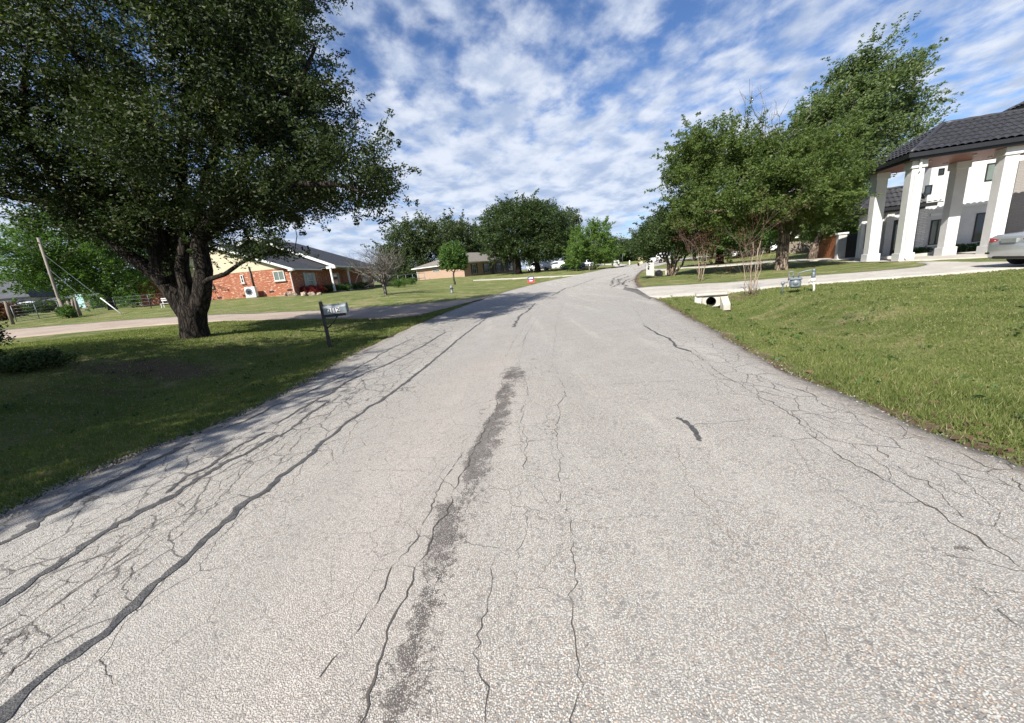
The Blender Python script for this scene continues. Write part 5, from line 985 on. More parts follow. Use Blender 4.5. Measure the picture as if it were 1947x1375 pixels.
# ------------------------------------------------------------------ white house on the right
hw = thing('white_house', 'white modern house with black tile roof and tall square columns', 'house', CO, FR.rz)
def tileplane(mb, eL, eR, rR, rL, pitch=.30, row=.34, amp=.075):
    eL, eR, rR, rL = [np.array(q, float) for q in (eL, eR, rR, rL)]; ed = (eR-eL); LE_ = np.linalg.norm(ed); e = ed/LE_
    up = (rL-eL)-((rL-eL) @ e)*e; Hh = np.linalg.norm(up); up /= Hh; nrm = np.cross(e, up); nrm *= np.sign(nrm[2]); sL, sR = (rL-eL) @ e, (rR-eL) @ e
    nr_ = max(2, int(Hh/row)); V = []; nc = max(8, int(LE_/pitch*8)); rows = []
    for r_ in range(nr_):
        t0, t1_ = r_/nr_, (r_+1)/nr_; rows += [(t0+.002, .05), (t1_-.001, .0)]
    for t, lift in rows:
        a, b = sL*t, LE_+(sR-LE_)*t
        for k in range(nc+1):
            s_ = a+(b-a)*k/nc; h = abs(math.sin(math.pi*s_/pitch))**.7*amp; V.append(eL+e*s_+up*(Hh*t)+nrm*(h+lift))
    mb.add(V, [(i*(nc+1)+k, i*(nc+1)+k+1, (i+1)*(nc+1)+k+1, (i+1)*(nc+1)+k) for i in range(len(rows)-1) for k in range(nc)], False)
def tilehip(root, X0, X1, Y0, Y1, ze, zr_, ridge, r0, r1, name='roof', sides='flrb', soffit=None):
    mb = MB(); c = [(X0,Y0,ze),(X1,Y0,ze),(X1,Y1,ze),(X0,Y1,ze)]; A, B = (r0, ridge, zr_), (r1, ridge, zr_)
    if 'f' in sides: tileplane(mb, c[0], c[1], B, A)
    if 'b' in sides: tileplane(mb, c[2], c[3], A, B)
    if 'l' in sides: tileplane(mb, c[3], c[0], A, A)
    if 'r' in sides: tileplane(mb, c[1], c[2], B, B)
    o = mb.build(name, M['tile'], root, fix=False); cp = MB()
    for P, Q in ((c[0], A), (c[3], A), (c[1], B), (c[2], B), (A, B)):
        P, Q = np.array(P)+[0,0,.06], np.array(Q)+[0,0,.07]; n = max(3, int(np.linalg.norm(Q-P)/.35)); cp.tube([P+(Q-P)*k/n for k in range(n+1)], [.085+.02*(k % 2) for k in range(n+1)], 8)
    cp.build('ridge_tiles', M['tile'], o, fix=False)
    f = MB(); t = .05; z0, z1 = ze-.34, ze+.01
    f.box(X0+.03, X1-.03, Y0+.03, Y0+.08, z0, z1); f.box(X0+.03, X1-.03, Y1-.08, Y1-.03, z0, z1); f.box(X0+.03, X0+.08, Y0+.08, Y1-.08, z0, z1); f.box(X1-.08, X1-.03, Y0+.08, Y1-.08, z0, z1)
    g = .10; f.box(X0-g, X1+g, Y0-g, Y0+.026, z0+.14, z1-.01); f.box(X0-g, X0+.026, Y0+.026, Y1-.03, z0+.14, z1-.01)
    f.build('gutter', M['fascia'], root); MB().box(X0+.082, X1-.082, Y0+.082, Y1-.082, z0+.02, z0+.06).build('soffit', soffit or M['stucco'], root); return o
zc = 5.05
pr = tilehip(hw, -.62, 9.4, -.62, 3.55, zc+.36, zc+1.86, 1.47, 1.75, 7.6, soffit=M['ceil'])
for a_, b2 in ((.9,.6),(2.7,.6),(4.6,.6),(.9,2.5),(2.7,2.5),(4.6,2.5)): MB().lathe([(.09,zc+.0),(.09,zc+.035)], (a_, b2, 0), 14).build('recessed_light', M['offw'], hw)
for a_, b2 in ((0,0),(0,2.92),(3.62,0),(3.62,2.92),(7.4,0),(7.4,2.92)):
    zb = t1(*FR.w(a_, b2)[:2])-.1; cm = MB(); cm.bbox(a_-.33, a_+.33, b2-.33, b2+.33, zb, .42, .012); cm.bbox(a_-.265, a_+.265, b2-.265, b2+.265, .42, zc-.34, .012); cm.bbox(a_-.33, a_+.33, b2-.33, b2+.33, zc-.34, zc+.03, .012)
    co = cm.build('column', M['stucco'], hw)
ds = MB(); ds.tube([(-.02,-.40,zc+.1),(-.02,-.40,zc-.42),(-.10,-.32,zc-.62),(-.10,-.32,.22),(-.02,-.5,.05)], .055, 8, smooth=False); ds.build('downspout', M['white'], hw)
BW = 6.5
MB().box(4.45, 20, BW, BW+1.8, -.8, 6.25).box(7.5, 20, BW+1.801, BW+8, -.8, 6.2).build('wall', M['stucco'], hw)
tilehip(hw, 4.1, 20.5, BW-.5, BW+2.3, 6.45, 7.1, BW+.9, 5.5, 19)
MB().box(5.0, 20, BW-.10, BW-.002, 2.78, 3.0).build('cornice', M['white'], hw); MB().box(5.0, 20, BW-.06, BW-.002, 3.0, 3.22).build('cornice', M['stucco'], hw)
def pw(x0, y0, x1, y1, b, **kw):
    p0, p1 = FR.onb(x0, y0, b), FR.onb(x1, y1, b); return window_b(hw, p0[0], p1[0], p1[2], p0[2], b, fr=M['black'], **kw)
pw(1771, 419, 1803, 463, BW, gl=M['glassg'], mull=2, sill=M['white']); pw(1857, 406, 1884, 457, BW, gl=M['glass'], mull=1); pw(1877, 311.5, 1904, 341, BW, gl=M['glassg'], mull=1); pw(1785, 321, 1794, 332, BW, mull=0); 
pw(1759, 353, 1770, 369, BW, mull=0)
q0, q1 = FR.onb(1768, 412, BW), FR.onb(1806, 412, BW); MB().box(q0[0], q1[0], BW-.07, BW-.002, q0[2]+.02, q0[2]+.17).build('lintel', M['white'], hw)
# low wing
MB().box(1.3, 4.447, 7.0, 7.35, -.6, 3.1).box(2.7, 4.447, 7.351, 8.2, -.6, 3.1).build('wall', M['stucco'], hw); tilehip(hw, .85, 5.2, 6.55, 8.5, 3.28, 4.5, 7.6, 2.3, 3.8, name='roof')
MB().box(4.0, 4.449, 6.2, 6.998, -.6, 2.9).build('stone_pier', M['white_stone'], hw); MB().box(2.55, 2.95, 6.7, 6.998, -.6, 3.0).build('pilaster', M['white_brick'], hw); MB().box(2.95, 4.35, 6.8, 6.998, 2.42, 2.75).build('lintel', M['white'], hw)
dd = MB().box(3.05, 4.25, 6.90, 6.99, 0, 2.4).build('door', M['black'], hw); MB().box(3.2, 3.55, 6.88, 6.9, .4, 2.1).build('door_glass', M['glassg'], dd); MB().tube([(3.65,6.87,.8),(3.65,6.84,1.0),(3.65,6.87,1.3)], .015, 6).build('handle', M['chrome'], dd)
window_b(hw, 1.55, 1.75, .7, 2.3, 7.0, fr=M['black'], mull=0); window_b(hw, 2.1, 2.3, .7, 2.3, 7.0, fr=M['black'], mull=0)
MB().box(.9, 4.9, 4.6, 6.6, -.5, .10).build('porch_slab', M['conc'], hw)
g0 = FR.onb(1914, 430, 6.1); MB().box(g0[0], 20, 6.1, BW-.12, -.5, zc+.02).build('wall', M['shade_br'], hw)  # recoloured stretch of the stucco wall, portico shade painted into its gray
# tower roof at the top right
e0 = FR.onb(1906, 220, 11); MB().box(e0[0]+.5, e0[0]+8, 7.4, 10.5, 6.3, e0[2]).build('wall', M['stucco'], hw); tilehip(hw, e0[0], e0[0]+8.5, 6.9, 11, e0[2]+.12, e0[2]+1.6, 9, e0[0]+3.0, e0[0]+5)
for i, (px_, bb) in enumerate(((1742,6.0),(1749,5.95),(1757,6.0),(1764,5.9),(1812,5.7),(1822,5.75),(1832,5.7),(1843,5.7),(1854,5.7),(1863,5.7))):
    q = FR.onb(px_, 480, bb); w_ = FR.w(q[0], bb); lb = ['left end bush under the ledge stone pier','bush second from the left under the stone pier','bush under the left sill corner of white house','bush below the wide left window of white house','bush just right of the inner column','second bush right of the inner column','middle bush below the blank shaded wall','bush before the low right window','bush below the right window edge','last bush beside the front right column'][i]
    shrub('foundation_bush', lb, (w_[0], w_[1], t1(w_[0], w_[1])-.02), .26, .24, .30, M['lf_hedge'], 40, 22, .07, .1, group='small bushes along the white house wall')
# low bed edge
q = hit(1868, 498); PL = FR.w(1.95, -2.6); cpos = hit(1862, 511)
sc = np.array(cpos)-FR.b*.9; sedan = vehicle('parked_sedan', 'silver sedan seen from behind on the drive of white house', (sc[0], sc[1], t1(sc[0], sc[1])+.035), 108, 'sedan', M['silver'])
# ---- fence, pillar and gate left of the white house
g1 = at(1590.5, 491, 31.2); g2 = at(1546, 492, 37.0)
def wallframe(P, Q): d = np.array(Q)-np.array(P); return math.atan2(d[1], d[0]), float(np.hypot(d[0], d[1]))
an, Ln = wallframe(g1, g2); zg = t1(g1[0], g1[1]); wf_ = thing('wood_fence', 'tall red-brown plank fence left of the white brick pillar', 'fence', (g1[0], g1[1], zg), an)
fm = MB(); n = int(Ln/.15)
for k in range(n): fm.box(k*Ln/n+.004, (k+1)*Ln/n-.004, -.012+.006*(k % 2), .012+.006*(k % 2), -.5, 1.88)
fm.build('planks', M['red_wood'], wf_); MB().box(0, Ln, -.03, .05, 1.88, 1.93).build('cap_rail', M['red_wood'], wf_)
pb = at(1596, 493, 30.6); pp = thing('gate_pillar', 'white painted brick pillar between plank fence and dark gate', 'pillar', (pb[0], pb[1], t1(pb[0], pb[1])), -R(25))
MB().bbox(-.26, .26, -.26, .26, -.3, 1.92, .006).build('shaft', M['white_brick'], pp); MB().bbox(-.34, .34, -.34, .34, 1.92, 2.06, .015).build('cap', M['white'], pp)
k1 = at(1603, 491, 30.4); k2 = at(1634, 489.5, 29.4); an, Ln = wallframe(k1, k2); gt = thing('iron_gate', 'dark iron gate between the white pillar and first column', 'gate', (k1[0], k1[1], t1(k1[0], k1[1])), an)
gm = MB(); gm.box(0, .07, -.03, .03, 0, 1.95); gm.box(Ln-.07, Ln, -.03, .03, 0, 1.95)
for z in (.08, .75, 1.4, 1.85): gm.box(.07, Ln-.07, -.02, .02, z, z+.05)
gm.build('frame', M['dark'], gt); gm = MB()
for k in range(1, 16): gm.box(k*Ln/16-.009, k*Ln/16+.009, -.009, .009, .13, 1.85)
gm.build('bars', M['dark'], gt); MB().box(.075, Ln-.075, .022, .03, .13, 1.84).build('backing_panel', M['dark'], gt)
nh = thing('neighbor_house', 'brown neighbor house roof showing above the plank fence', 'house', at(1592, 480, 52), -.5); MB().box(-6, 6, 0, 7, -2.5, 2.6).build('wall', M['wood'], nh); hip(nh, -6, 6, 0, 7, 2.7, 5.4, .5, 3.5, M['shingle2'], M['white'], 'x', -2.6, 2.6)
for px_, Y, lb in ((1503, 70, 'white vehicle far behind, just right of the elm trunk'), (1432, 72, 'white vehicle far behind between crape stems'), (1389, 64, 'small white vehicle far behind the dark short-trunked tree')):
    q = atT(px_, Y); vehicle('parked_car', lb, q, 100, 'suv' if px_ != 1389 else 'sedan', M['carwhite'], group='white vehicles parked far beyond the right lawn')
pf = at(1515, 478, 66); pk = thing('picket_fence', 'pale picket fence far behind the elm trunk', 'fence', (pf[0], pf[1], t1(pf[0], pf[1])), -.6); mb = MB()
for k in range(40): mb.box(k*.22, k*.22+.12, 0, .03, 0, 1.6)
mb.build('pickets', M['offw'], pk)
# ---- far vehicles
def veh_px(name, lb, px_, py_, Y, head, sty, paint, cat, **kw): q = at(px_, py_, Y); z = t1(q[0], q[1]); return vehicle(name, lb, (q[0], q[1], z), head, sty, paint, cat, **kw)
vh = veh_px('cargo_van', 'white cargo van with roof rack behind the dome oak trunk', 1049, 510, 83, -72, 'van', M['carwhite'], 'van')
veh_px('parked_suv', 'white SUV with dark windows parked behind the cargo van', 1078, 507, 87, -68, 'suv', M['carwhite'], 'car')
veh_px('parked_car', 'silver station wagon half hidden by light green tree', 1131, 503.5, 82, -75, 'suv', M['silver'], 'car'); veh_px('parked_car', 'dark gray car in front of the silver wagon', 1113, 505, 78, -78, 'sedan', M['cargray'], 'car')
veh_px('pickup_truck', 'white pickup truck parked behind the crape myrtle trunk', 1241, 497, 72, 60, 'pickup', M['carwhite'], 'truck')
q = at(16, 592, 50); vehicle('parked_car', 'white car partly seen at the left edge behind the gate', (q[0], q[1], t1(q[0], q[1])), 70, 'sedan', M['carwhite'], group='cars by the gray house'); q = at(-6, 585, 56); vehicle('parked_car', 'dark car by the gray house at the very left edge', (q[0], q[1], t1(q[0], q[1])), 70, 'suv', M['black'], group='cars by the gray house')
# ---- mailbox
mp0 = hit(628, 661); mx = thing('mailbox', 'galvanized mailbox numbered 2112 on a black post', 'mailbox', mp0, R(8))
pm = MB(); pm.bbox(-.038, .038, -.038, .038, -.2, 1.17, .008); pm.build('post', M['dark'], mx); MB().lathe([(.035,1.165),(.05,1.18),(.05,1.20),(.0,1.23)], (0,0,0), 8).build('post_cap', M['dark'], mx)
ar = MB(); ar.bbox(.047, .56, -.04, .04, .80, .865, .006); ar.build('arm', M['dark'], mx); br_ = MB(); br_.tube([(.03,0,.52),(.15,0,.60),(.26,0,.70),(.34,0,.80)], .018, 6); br_.build('brace', M['dark'], mx)
mb = MB(); prof = [(-.115,.872),(.115,.872),(.115,1.03)]+[(.115*math.cos(t), 1.03+.09*math.sin(t)) for t in np.linspace(0.15, math.pi-.15, 12)]+[(-.115,1.03)]
mb.prismx(prof, .06, .60); bx_ = mb.build('box', M['galv'], mx); fl = MB(); pr2 = [(y*1.07, .865+(z-.865)*1.05) for y, z in prof]; fl.prismx(pr2, .60, .625); fl.build('door', M['grayp'], mx); MB().bbox(.36, .40, .118, .135, .96, 1.14, .003).build('flag', M['grayp'], mx)
MB().prismx(pr2, .045, .06).build('back_rim', M['dark'], mx)
for i, ch_ in enumerate('2112'):
    x0 = .165+i*.072; pl = MB().box(x0, x0+.071, -.1185, -.1155, .905, 1.028).build('number_sticker', M['paper'], mx)
    tcu = bpy.data.curves.new('digit', 'FONT'); tcu.body = ch_; tcu.size = .15; tcu.extrude = .0008; tcu.offset = .0035; tcu.align_x = 'CENTER'; to = bpy.data.objects.new('tmp', tcu); col.objects.link(to)
    me = bpy.data.meshes.new_from_object(to.evaluated_get(bpy.context.evaluated_depsgraph_get())); bpy.data.objects.remove(to); me.materials.clear(); me.materials.append(M['black'])
    do = bpy.data.objects.new('digit', me); col.objects.link(do); do.parent = pl; do.location = (x0+.0355, -.1200, .915); do.rotation_euler = (math.pi/2, 0, 0)
# ---- gas meter
gp = hit(1512, 557); gs = thing('gas_meter', 'gray gas meter with looped pipe standing in the right lawn', 'gas meter', gp, R(-33)); gs.scale = (1.0,)*3
m_ = MB(); m_.bbox(-.17, .13, -.11, .11, .16, .42, .05); m_.bbox(-.19, .15, -.12, .12, .40, .48, .03); m_.build('meter_body', M['grayp'], gs); MB().lathe([(.075,-.13),(.08,-.12),(.08,-.11)], (-.02,0,.33), 16, 'y').build('dial', M['galv'], gs)
t = MB(); t.tube([(-.20,0,.40),(-.20,0,.62)]+[(-.14-.06*math.cos(a), 0, .62+.06*math.sin(a)) for a in np.linspace(0, math.pi, 8)]+[(-.08,0,.62),(-.08,0,.47)], .017, 8); t.build('pipe_loop', M['grayp'], gs)
t = MB(); t.tube([(.05,0,.47),(.05,0,.60),(.08,0,.63),(.30,0,.68),(.40,0,.68),(.42,0,.66),(.42,0,.50)], .02, 8); t.build('pipe', M['grayp'], gs)
t = MB(); t.lathe([(.05,.44),(.055,.5),(.05,.60),(.03,.62),(.045,.64),(.045,.70),(.02,.72)], (.42,0,0), 12); t.build('regulator', M['grayp'], gs)
t = MB(); t.lathe([(.06,-.05),(.075,-.03),(.075,.0),(.04,.03)], (.42,0,.38), 14, 'y'); t.tube([(.42,0,.38),(.46,-.02,.12),(.44,0,-.1)], .028, 8); t.tube([(.42,0,.42),(.32,0,.36),(.33,0,.28)], .02, 8); t.build('valve', M['offw'], gs)
t = MB(); t.tube([(-.34,0,-.1),(-.34,0,.33),(-.2,0,.36)], .022, 8); t.lathe([(.055,-.04),(.06,0),(.055,.04)], (-.34,0,.33), 10, 'y'); t.build('shut_off', M['galv'], gs)
# ---- culvert headwall
cp_ = hit(1352, 583); ztop = at(1352, 562.5, cp_[1]+.15)[2]; Hc = max(.35, ztop-cp_[2]); cv = thing('culvert', 'white concrete culvert headwall with round dark pipe mouth', 'culvert', cp_, -R(24))
def lean(z): return .35*z
m_ = MB(); n = 28; rr_ = Hc*.44; zc_ = Hc*.46; outer = []
for k in range(n):
    a = 2*math.pi*k/n; x, z = math.cos(a), math.sin(a); s_ = min(.27/abs(x) if x else 9, (Hc-zc_)/z if z > 0 else (zc_/-z if z < 0 else 9)); outer.append((x*s_, z*s_+zc_))
hw_ = 0
inn = [(rr_*math.cos(2*math.pi*k/n), zc_+rr_*math.sin(2*math.pi*k/n)) for k in range(n)]
V = [(x, lean(z), z) for x, z in outer]+[(x, lean(z), z) for x, z in inn]+[(x, 1.2, z) for x, z in inn]
m_.add(V, [(k, (k+1) % n, n+(k+1) % n, n+k) for k in range(n)]); m_.build('headwall', M['conc'], cv, fix=False); m2 = MB(); m2.add(V[n:], [(k, (k+1) % n, n+(k+1) % n, n+k) for k in range(n)]+[tuple(range(n, 2*n))]); m2.build('pipe', M['black'], cv, fix=False)
for sgn in (-1, 1):
    w_ = MB(); x0 = sgn*.27
    w_.hexa([(x0, lean(0)+.02, -.1), (x0+sgn*.06, -.35, -.1), (x0+sgn*.26, -.32, -.1), (x0+sgn*.20, .3, -.1), (x0, lean(Hc)+.04, Hc), (x0+sgn*.06, -.35, .06), (x0+sgn*.26, -.32, .09), (x0+sgn*.22, lean(Hc)+.05, Hc)]); w_.build('wing_wall', M['concl'], cv)
m_ = MB(); m_.bbox(-.46, .50, lean(Hc)-.10, lean(Hc)+.75, Hc, Hc+.09, .03); m_.build('top_slab', M['concl'], cv)
rock('culvert_stone', 'lump of broken concrete beside the culvert wing wall', hit(1378, 572)+np.array([0,0,.03]), .13)
# ---- white brick pillar, pipe, stone pillar
q = hit(1236, 523.5); pl = thing('mailbox_pillar', 'short white painted brick pillar standing at the grass edge', 'pillar', q, -R(18)); k_ = q[1]/700
MB().bbox(-.33, .33, -.30, .30, -.2, 1.12, .008).build('shaft', M['white_brick'], pl); MB().bbox(-.36, .36, -.33, .33, 1.12, 1.19, .01).build('cap', M['white'], pl); MB().box(-.345, -.331, -.15, .15, .78, 1.0).build('mail_slot', M['dark'], pl)
q = at(1253, 520.5, 33.6); z = t1(q[0], q[1]); cu = thing('drain_pipe', 'black drain pipe end lying behind the white brick pillar', 'pipe', (q[0], q[1], z+.22), -R(20)); V = MB()
V.lathe([(.30,0),(.33,0),(.33,.9),(.30,.9),(.30,0)], (0,0,0), 20, 'y'); V.build('shell', M['dark'], cu, fix=False); MB().lathe([(.29,.3),(.29,.32)], (0,0,0), 16, 'y').build('dark_inside', M['black'], cu); MB().bbox(.5, .95, -.1, .3, -.25, .22, .04).build('end_block', M['conc'], cu)
q = at(1218, 500.5, 82); z = t1(q[0], q[1]); sp3 = thing('stone_pillar', 'tan stone mailbox pillar with dark mail opening at the far bend', 'pillar', (q[0], q[1], z), -.3)
MB().bbox(-.42, .42, -.42, .42, -.3, 1.45, .02).build('shaft', M['cream_brick'], sp3); MB().bbox(-.55, .55, -.55, .55, 1.45, 1.58, .02).build('cap', M['conc'], sp3); MB().box(-.25, .2, -.45, -.421, .95, 1.25).build('mail_opening', M['black'], sp3)
# lamp post, hydrant, chairs, pole box
q = at(1184, 500, 92); lp = thing('lamp_post', 'slim gray yard lamp post near the far lawn chairs', 'lamp', (q[0], q[1], t1(q[0], q[1])), 0); MB().tube([(0,0,-.1),(0,0,1.9),(.1,0,2.1),(.35,0,2.2)], .05, 8).build('pole', M['grayp'], lp); MB().lathe([(.05,.15),(.16,0),(.12,-.08)], (.4,0,2.15), 10).build('lamp_head', M['offw'], lp)
def hydrant(lb, q, m_, s_=1.0, group=None):
    h = thing('hydrant', lb, 'hydrant', q, .4, group); h.scale = (s_,)*3; MB().lathe([(.13,0),(.13,.05),(.09,.06),(.09,.42),(.12,.43),(.12,.47),(.10,.49),(.07,.58),(.03,.62),(.03,.66)], (0,0,0), 16).build('barrel', m_, h)
    for sgn in (1, -1): MB().lathe([(.045,0),(.045,.07),(.055,.07),(.055,.10),(.02,.11)] if sgn > 0 else [(.02,-.11),(.055,-.10),(.055,-.07),(.045,-.07),(.045,0)], (sgn*.08,0,.36), 12, 'x').build('outlet', m_, h)
    return h
hydrant('small weathered gray and white hydrant in the middle of the left lawn', hit(859.5, 557), M['galv'], .9); hydrant('white hydrant at the far drive near the stone pillar', atT(1197, 84), M['paper'], 1.3)
for px_, lb in ((1170.5, 'left one of two white lawn chairs beyond the bend'), (1175.5, 'right one of two white lawn chairs beyond the bend')):
    q = atT(px_, 88); c = thing('lawn_chair', lb, 'chair', q, 2.6, 'white lawn chairs'); MB().hexa([(-.3,-.25,.3),(.3,-.25,.3),(.3,.25,.22),(-.3,.25,.22),(-.3,-.25,.34),(.3,-.25,.34),(.3,.25,.26),(-.3,.25,.26)]).build('seat', M['white'], c)
    bk = MB()
    for k in range(5): bk.hexa([(-.3+k*.12,.25,.25),(-.2+k*.12,.25,.25),(-.2+k*.12,.28,.25),(-.3+k*.12,.28,.25),(-.3+k*.12,.5,1.0),(-.2+k*.12,.5,1.0),(-.2+k*.12,.53,1.0),(-.3+k*.12,.53,1.0)])
    bk.build('backrest', M['white'], c)
    for x_ in (-.33, .29): MB().box(x_, x_+.05, -.3, .3, .5, .54).build('armrest', M['white'], c); MB().box(x_, x_+.05, -.28, -.22, 0, .5).build('leg', M['white'], c); MB().box(x_, x_+.05, .2, .26, 0, .5).build('leg', M['white'], c)
q = atT(1120, 62); pb2 = thing('post_box', 'small gray post mailbox between the two light green trees', 'mailbox', q, 0); MB().box(-.05, .05, -.05, .05, -.1, 1.0).build('post', M['wood'], pb2); MB().bbox(-.12, .12, -.25, .25, 1.0, 1.25, .04).build('box', M['galv'], pb2)
# yard sign
q = hit(1010, 539); yz = thing('yard_sign', 'small blue and red yard sign stuck in the left lawn', 'sign', q, -.05); 
MB().box(-.33, .33, -.008, .008, .36, .66).build('blue_panel', M['blue'], yz); MB().box(-.35, .35, -.008, .008, .08, .355).build('red_panel', M['sred'], yz)
MB().prism([(-.24,.47),(-.20,.58),(-.05,.61),(.05,.60),(.20,.61),(.25,.50),(.1,.46),(-.1,.45)], -.012, -.0085).build('white_mark', M['paper'], yz); MB().prism([(-.22,.26),(-.12,.31),(.15,.31),(.2,.25),(.0,.22)], -.012, -.0085).build('white_mark', M['paper'], yz)
for x_ in (-.2, .2): MB().tube([(x_,.014,-.15),(x_,.014,.6)], .005, 5).build('stake', M['galv'], yz)
# ---- pole, guy wires, gate, fences on the left
pq = hit(123, 602); pol = thing('utility_pole', 'leaning gray wooden utility pole in front of the green trees', 'pole', pq); tp_ = at(72, 452, pq[1])-pq; MB().tube([(0,0,-.3),(0,0,.2),tuple(tp_*.5),tuple(tp_)], [.095,.09,.085,.075], 12).build('shaft', M['woodp'], pol, fix=False)
tpw = pq+tp_*.98
for px_, py_, guard in ((232, 598, True), (196, 597, False)):
    e = hit(px_, py_); top = pq+tp_*(.80 if guard else .62)
    g = thing('guy_wire', 'taut guy wire with white plastic guard left of the oak' if guard else 'thin bare guy wire running down beside the utility pole', 'wire', e); d = top-e; MB().tube([(0,0,-.05), tuple(d)], .008, 5).build('cable', M['grayp'], g)
    if guard: MB().tube([tuple(d*.01), tuple(d*.27)], .035, 8).build('guard', M['white'], g)
for k, (dx, lb) in enumerate(((-.8, 'lower overhead wire crossing the left sky'), (.8, 'upper overhead wire crossing the left sky'))):
    s_ = pq+tp_*.93+np.array([dx, 0, .05]); e = s_+np.array([-30, 6, 1.0]); n = 14; P = [s_+(e-s_)*i/n-np.array([0, 0, 1.6*math.sin(math.pi*i/n)]) for i in range(n+1)]; P = [p-s_ for p in P]
    w_ = MB(); w_.tube(P, .016, 5); o = w_.build('overhead_wire', M['black'], None); o.location = [float(v) for v in s_]; tag(o, lb, 'wire')
gl_, gr_ = hit(30, 615), hit(122, 603)
an, Ln = wallframe(gl_, gr_); ga = thing('farm_gate', 'tubular metal farm gate between old posts at the left', 'gate', gl_, an)
sl_ = (gr_[2]-gl_[2])/Ln; hh = 1.15
for k in range(6): z = .12+k*(hh-.12)/5; MB().tube([(.08,0,z+sl_*.08),(Ln-.1,0,z+sl_*Ln)], .022, 6).build('rail', M['galv'], ga)
for x_ in (.08, Ln*.48, Ln-.1): MB().tube([(x_,.0,.1+sl_*x_),(x_,0,hh+sl_*x_)], .022, 6).build('upright', M['galv'], ga)
for q, lb, h_, tl in ((hit(25, 617), 'forked weathered post at the left end of the gate', 1.5, .1), (hit(127, 603), 'weathered post at the hinge end of the gate', 1.35, -.1), (hit(146, 603), 'thick old post right of the brush pile', 1.25, .12), (hit(152, 601), 'slim leaning post at the right of the brush pile', 1.35, .08), (hit(140, 604), 'split old post within the brush pile', 1.2, .0)):
    p = thing('fence_post', lb, 'post', q, 0, 'old wooden posts by the gate'); MB().tube([(0,0,-.2),(.02,0,h_*.5),(tl,0,h_)], [.09,.085,.07], 8).build('shaft', M['wood'], p)
shrub('shrub', 'green vine shrub growing over the old gate posts', hit(132, 605), .55, .4, .45, M['lf_mid'], 90, 22, .12, .18)
def postfence(name, lb, pts, h_, sp_, m_, wires=3, r_=.03, wr_=.008):
    P = [np.array([p[0], p[1], t1(p[0], p[1])]) for p in pts]; root = thing(name, lb, 'fence', P[0]); W_ = []
    for a, b in zip(P[:-1], P[1:]):
        n = max(1, int(np.hypot(*(b-a)[:2])/sp_))
        for k in range(n+1): q = a+(b-a)*k/n; q[2] = t1(q[0], q[1]); W_.append(q-P[0])
    for q in W_: MB().tube([tuple(q+[0,0,-.1]), tuple(q+[0,0,h_])], r_, 6).build('post', m_, root)
    for k in range(wires): MB().tube([tuple(q+[0,0,h_*(.25+.72*k/max(1,wires-1))]) for q in W_], wr_, 5).build('rail' if wr_ > .02 else 'wire', m_, root)
    return root
postfence('wire_fence', 'thin green wire fence crossing the lawn behind the oak', [hit(156,600)[:2], hit(223,592)[:2], hit(288,586)[:2], hit(345,580)[:2]], 1.1, 6, M['grayp'], 4)
postfence('rail_fence', 'dark board fence in the shade of the left trees', [at(165,590,52)[:2], at(250,586,54)[:2], at(345,580,56)[:2]], 1.2, 2.5, M['darkshutter'], 3, .06, .06)
postfence('chain_fence', 'low white-topped fence between the two brick houses', [at(757,530,60)[:2], at(808,528,74)[:2]], 1.3, 3.5, M['galv'], 2, .04, .04)
rock('log_pile', 'tan log and stone pile on the lawn left of the oak', hit(266, 582)+np.array([0,0,.15]), .5, sq=(2.0,.6,.55), cat='log pile')
wb = hit(324, 584); b_ = thing('slatted_bench', 'white slatted bench half hidden by the oak trunk', 'bench', wb, .2)
b_.scale = (.7,)*3
for z in (.42, .75, .95): MB().box(-.7, .7, 0 if z > .5 else -.4, .05, z, z+(.12 if z > .5 else .05)).build('slat', M['white'], b_)
for x_ in (-.65, .6): MB().box(x_, x_+.06, -.38, -.32, 0, .42).build('leg', M['white'], b_); MB().box(x_, x_+.06, .05, .10, 0, 1.1).build('leg', M['white'], b_)
# dark bush at the left edge, near
for px_, Y, s_, lb in ((-25, 8.6, 1.0, 'dark bushy sapling cut by the left edge'), (60, 8.0, .55, 'low dark weeds at the left edge of the shade')):
    q = at(px_, 700, Y); z = t1(q[0], q[1]); shrub('edge_bush', lb, (q[0], q[1], z), .55 if s_ == 1 else .8, .5, .62*s_ if s_ == 1 else .18, M['lf_dark'], 150, 22, .075, .14, cat='shrub')
# grass-side litter
n = 900; P_ = []
for (px_, py_, sx, sy, k) in ((1700,800,1.2,.8,260),(1450,600,2.0,1.2,160),(1600,620,2.5,1.5,200),(430,720,2.0,2.0,150),(1860,860,.5,.4,150)):
    c = hit(px_, py_); P_.append(np.stack([c[0]+rng.normal(size=k)*sx, c[1]+rng.normal(size=k)*sy], 1))
P_ = np.vstack(P_); P_ = P_[~inside(P_[:, 0], P_[:, 1], ROADPOLY)]; n = len(P_); z = T(P_[:, 0], P_[:, 1])+.03; u = rng.normal(size=(n, 3)); u[:, 2] *= .3; u /= np.linalg.norm(u, axis=1)[:, None]; v = np.cross(u, rng.normal(size=(n, 3))*[.3,.3,1]); v /= np.linalg.norm(v, axis=1)[:, None]; c = np.stack([P_[:, 0], P_[:, 1], z], 1); L = rng.uniform(.015, .04, n)[:, None]
tag(npmesh('fallen_leaves', np.stack([c-u*L, c-v*L*.5, c+u*L, c+v*L*.5], 1).reshape(-1, 3), np.arange(n*4).reshape(-1, 4), M['lf_dry'], attrs={'rnd': ('FACE', rng.random(n))}), 'dry tan leaves scattered in the grass', 'leaves', kind='stuff')
nw = 520; th_ = rng.uniform(-60, 60, nw)*math.pi/180; rr2 = 3+14*rng.random(nw)**.8; X = rr2*np.sin(th_); Y = rr2*np.cos(th_); k = ~inside(X, Y, ROADPOLY)
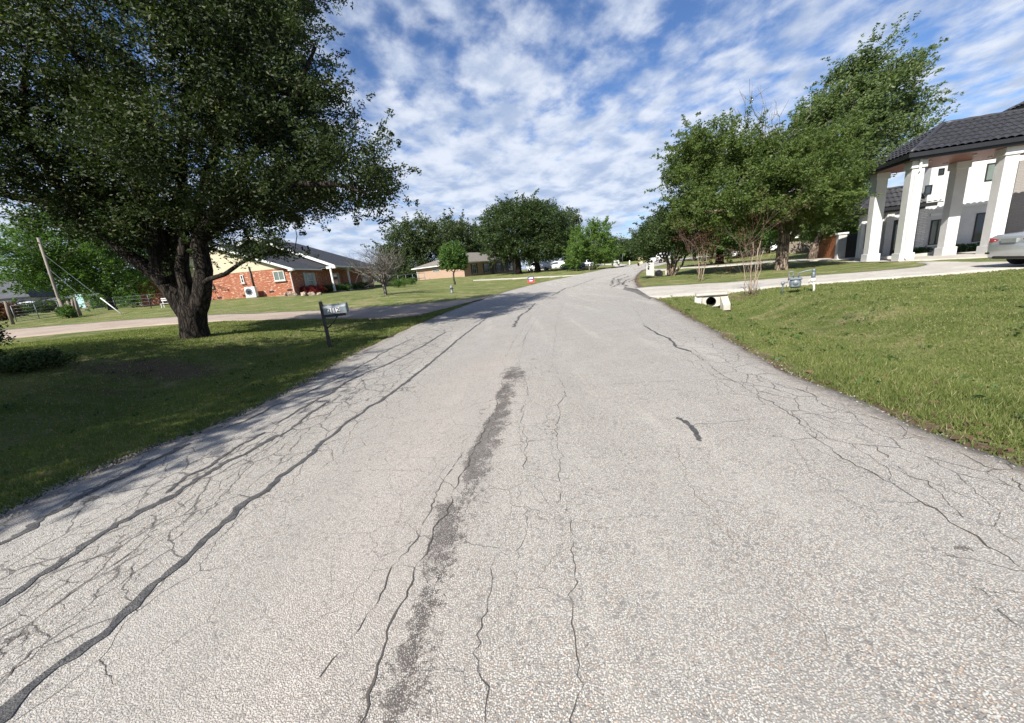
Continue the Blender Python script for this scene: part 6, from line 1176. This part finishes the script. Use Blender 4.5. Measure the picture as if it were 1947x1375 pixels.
for h_ in hard: k &= ~inside(X, Y, h_)
X, Y = X[k], Y[k]; nw = len(X); X = np.repeat(X, 9)+rng.normal(size=nw*9)*.05; Y = np.repeat(Y, 9)+rng.normal(size=nw*9)*.05; n = nw*9; c = np.stack([X, Y, T(X, Y)+rng.uniform(.02, .07, n)], 1); u = rng.normal(size=(n, 3)); u[:, 2] = np.abs(u[:, 2])*.5; u /= np.linalg.norm(u, axis=1)[:, None]; v = np.cross(u, rng.normal(size=(n, 3))*[.3,.3,1]); v /= np.linalg.norm(v, axis=1)[:, None]; L = rng.uniform(.015, .040, n)[:, None]
tag(npmesh('weeds', np.stack([c-u*L, c-v*L*.55, c+u*L, c+v*L*.55], 1).reshape(-1, 3), np.arange(n*4).reshape(-1, 4), M['lf_hedge'], attrs={'rnd': ('FACE', rng.random(n))}), 'low broad-leaved weeds scattered through the lawns', 'weeds', kind='stuff')
# loose gravel along the shoulders
ng = 5000; side = rng.random(ng) < .93; tt = rng.random(ng)**1.5; L0 = resample(LE[3:16], 400); R0 = resample(RE[3:14], 400); base_ = np.where(side[:, None], L0[(tt*399).astype(int)], R0[(tt*399).astype(int)]); off = rng.normal(size=ng)*.10
X = base_[:, 0]+np.where(side, -.08-off, .03+off*.5); Y = base_[:, 1]+rng.normal(size=ng)*.05; Z = T(X, Y)+np.where(inside(X, Y, ROADPOLY), .022, .004); s_ = rng.uniform(.003, .011, ng)
tet = np.array([(1,1,0),(-1,1,0),(0,-1.2,0),(0.1,0,1.3)]); ro = rng.uniform(0, 6.28, ng); ca_, sa_ = np.cos(ro), np.sin(ro)
V = np.stack([tet[None, :, 0]*ca_[:, None]-tet[None, :, 1]*sa_[:, None], tet[None, :, 0]*sa_[:, None]+tet[None, :, 1]*ca_[:, None], np.repeat(tet[None, :, 2], ng, 0)], -1)*s_[:, None, None]+np.stack([X, Y, Z], 1)[:, None]
F4_ = np.array([(0,1,3),(1,2,3),(2,0,3)]); Fq = (np.arange(ng)[:, None, None]*4+F4_[None]).reshape(-1, 3); M['gravel'] = mat('loose_gravel', (.30,.275,.24), .9, .5, 60)
tag(npmesh('gravel', V.reshape(-1, 3), Fq, M['gravel']), 'loose gravel along the broken road edges', 'gravel', kind='stuff')
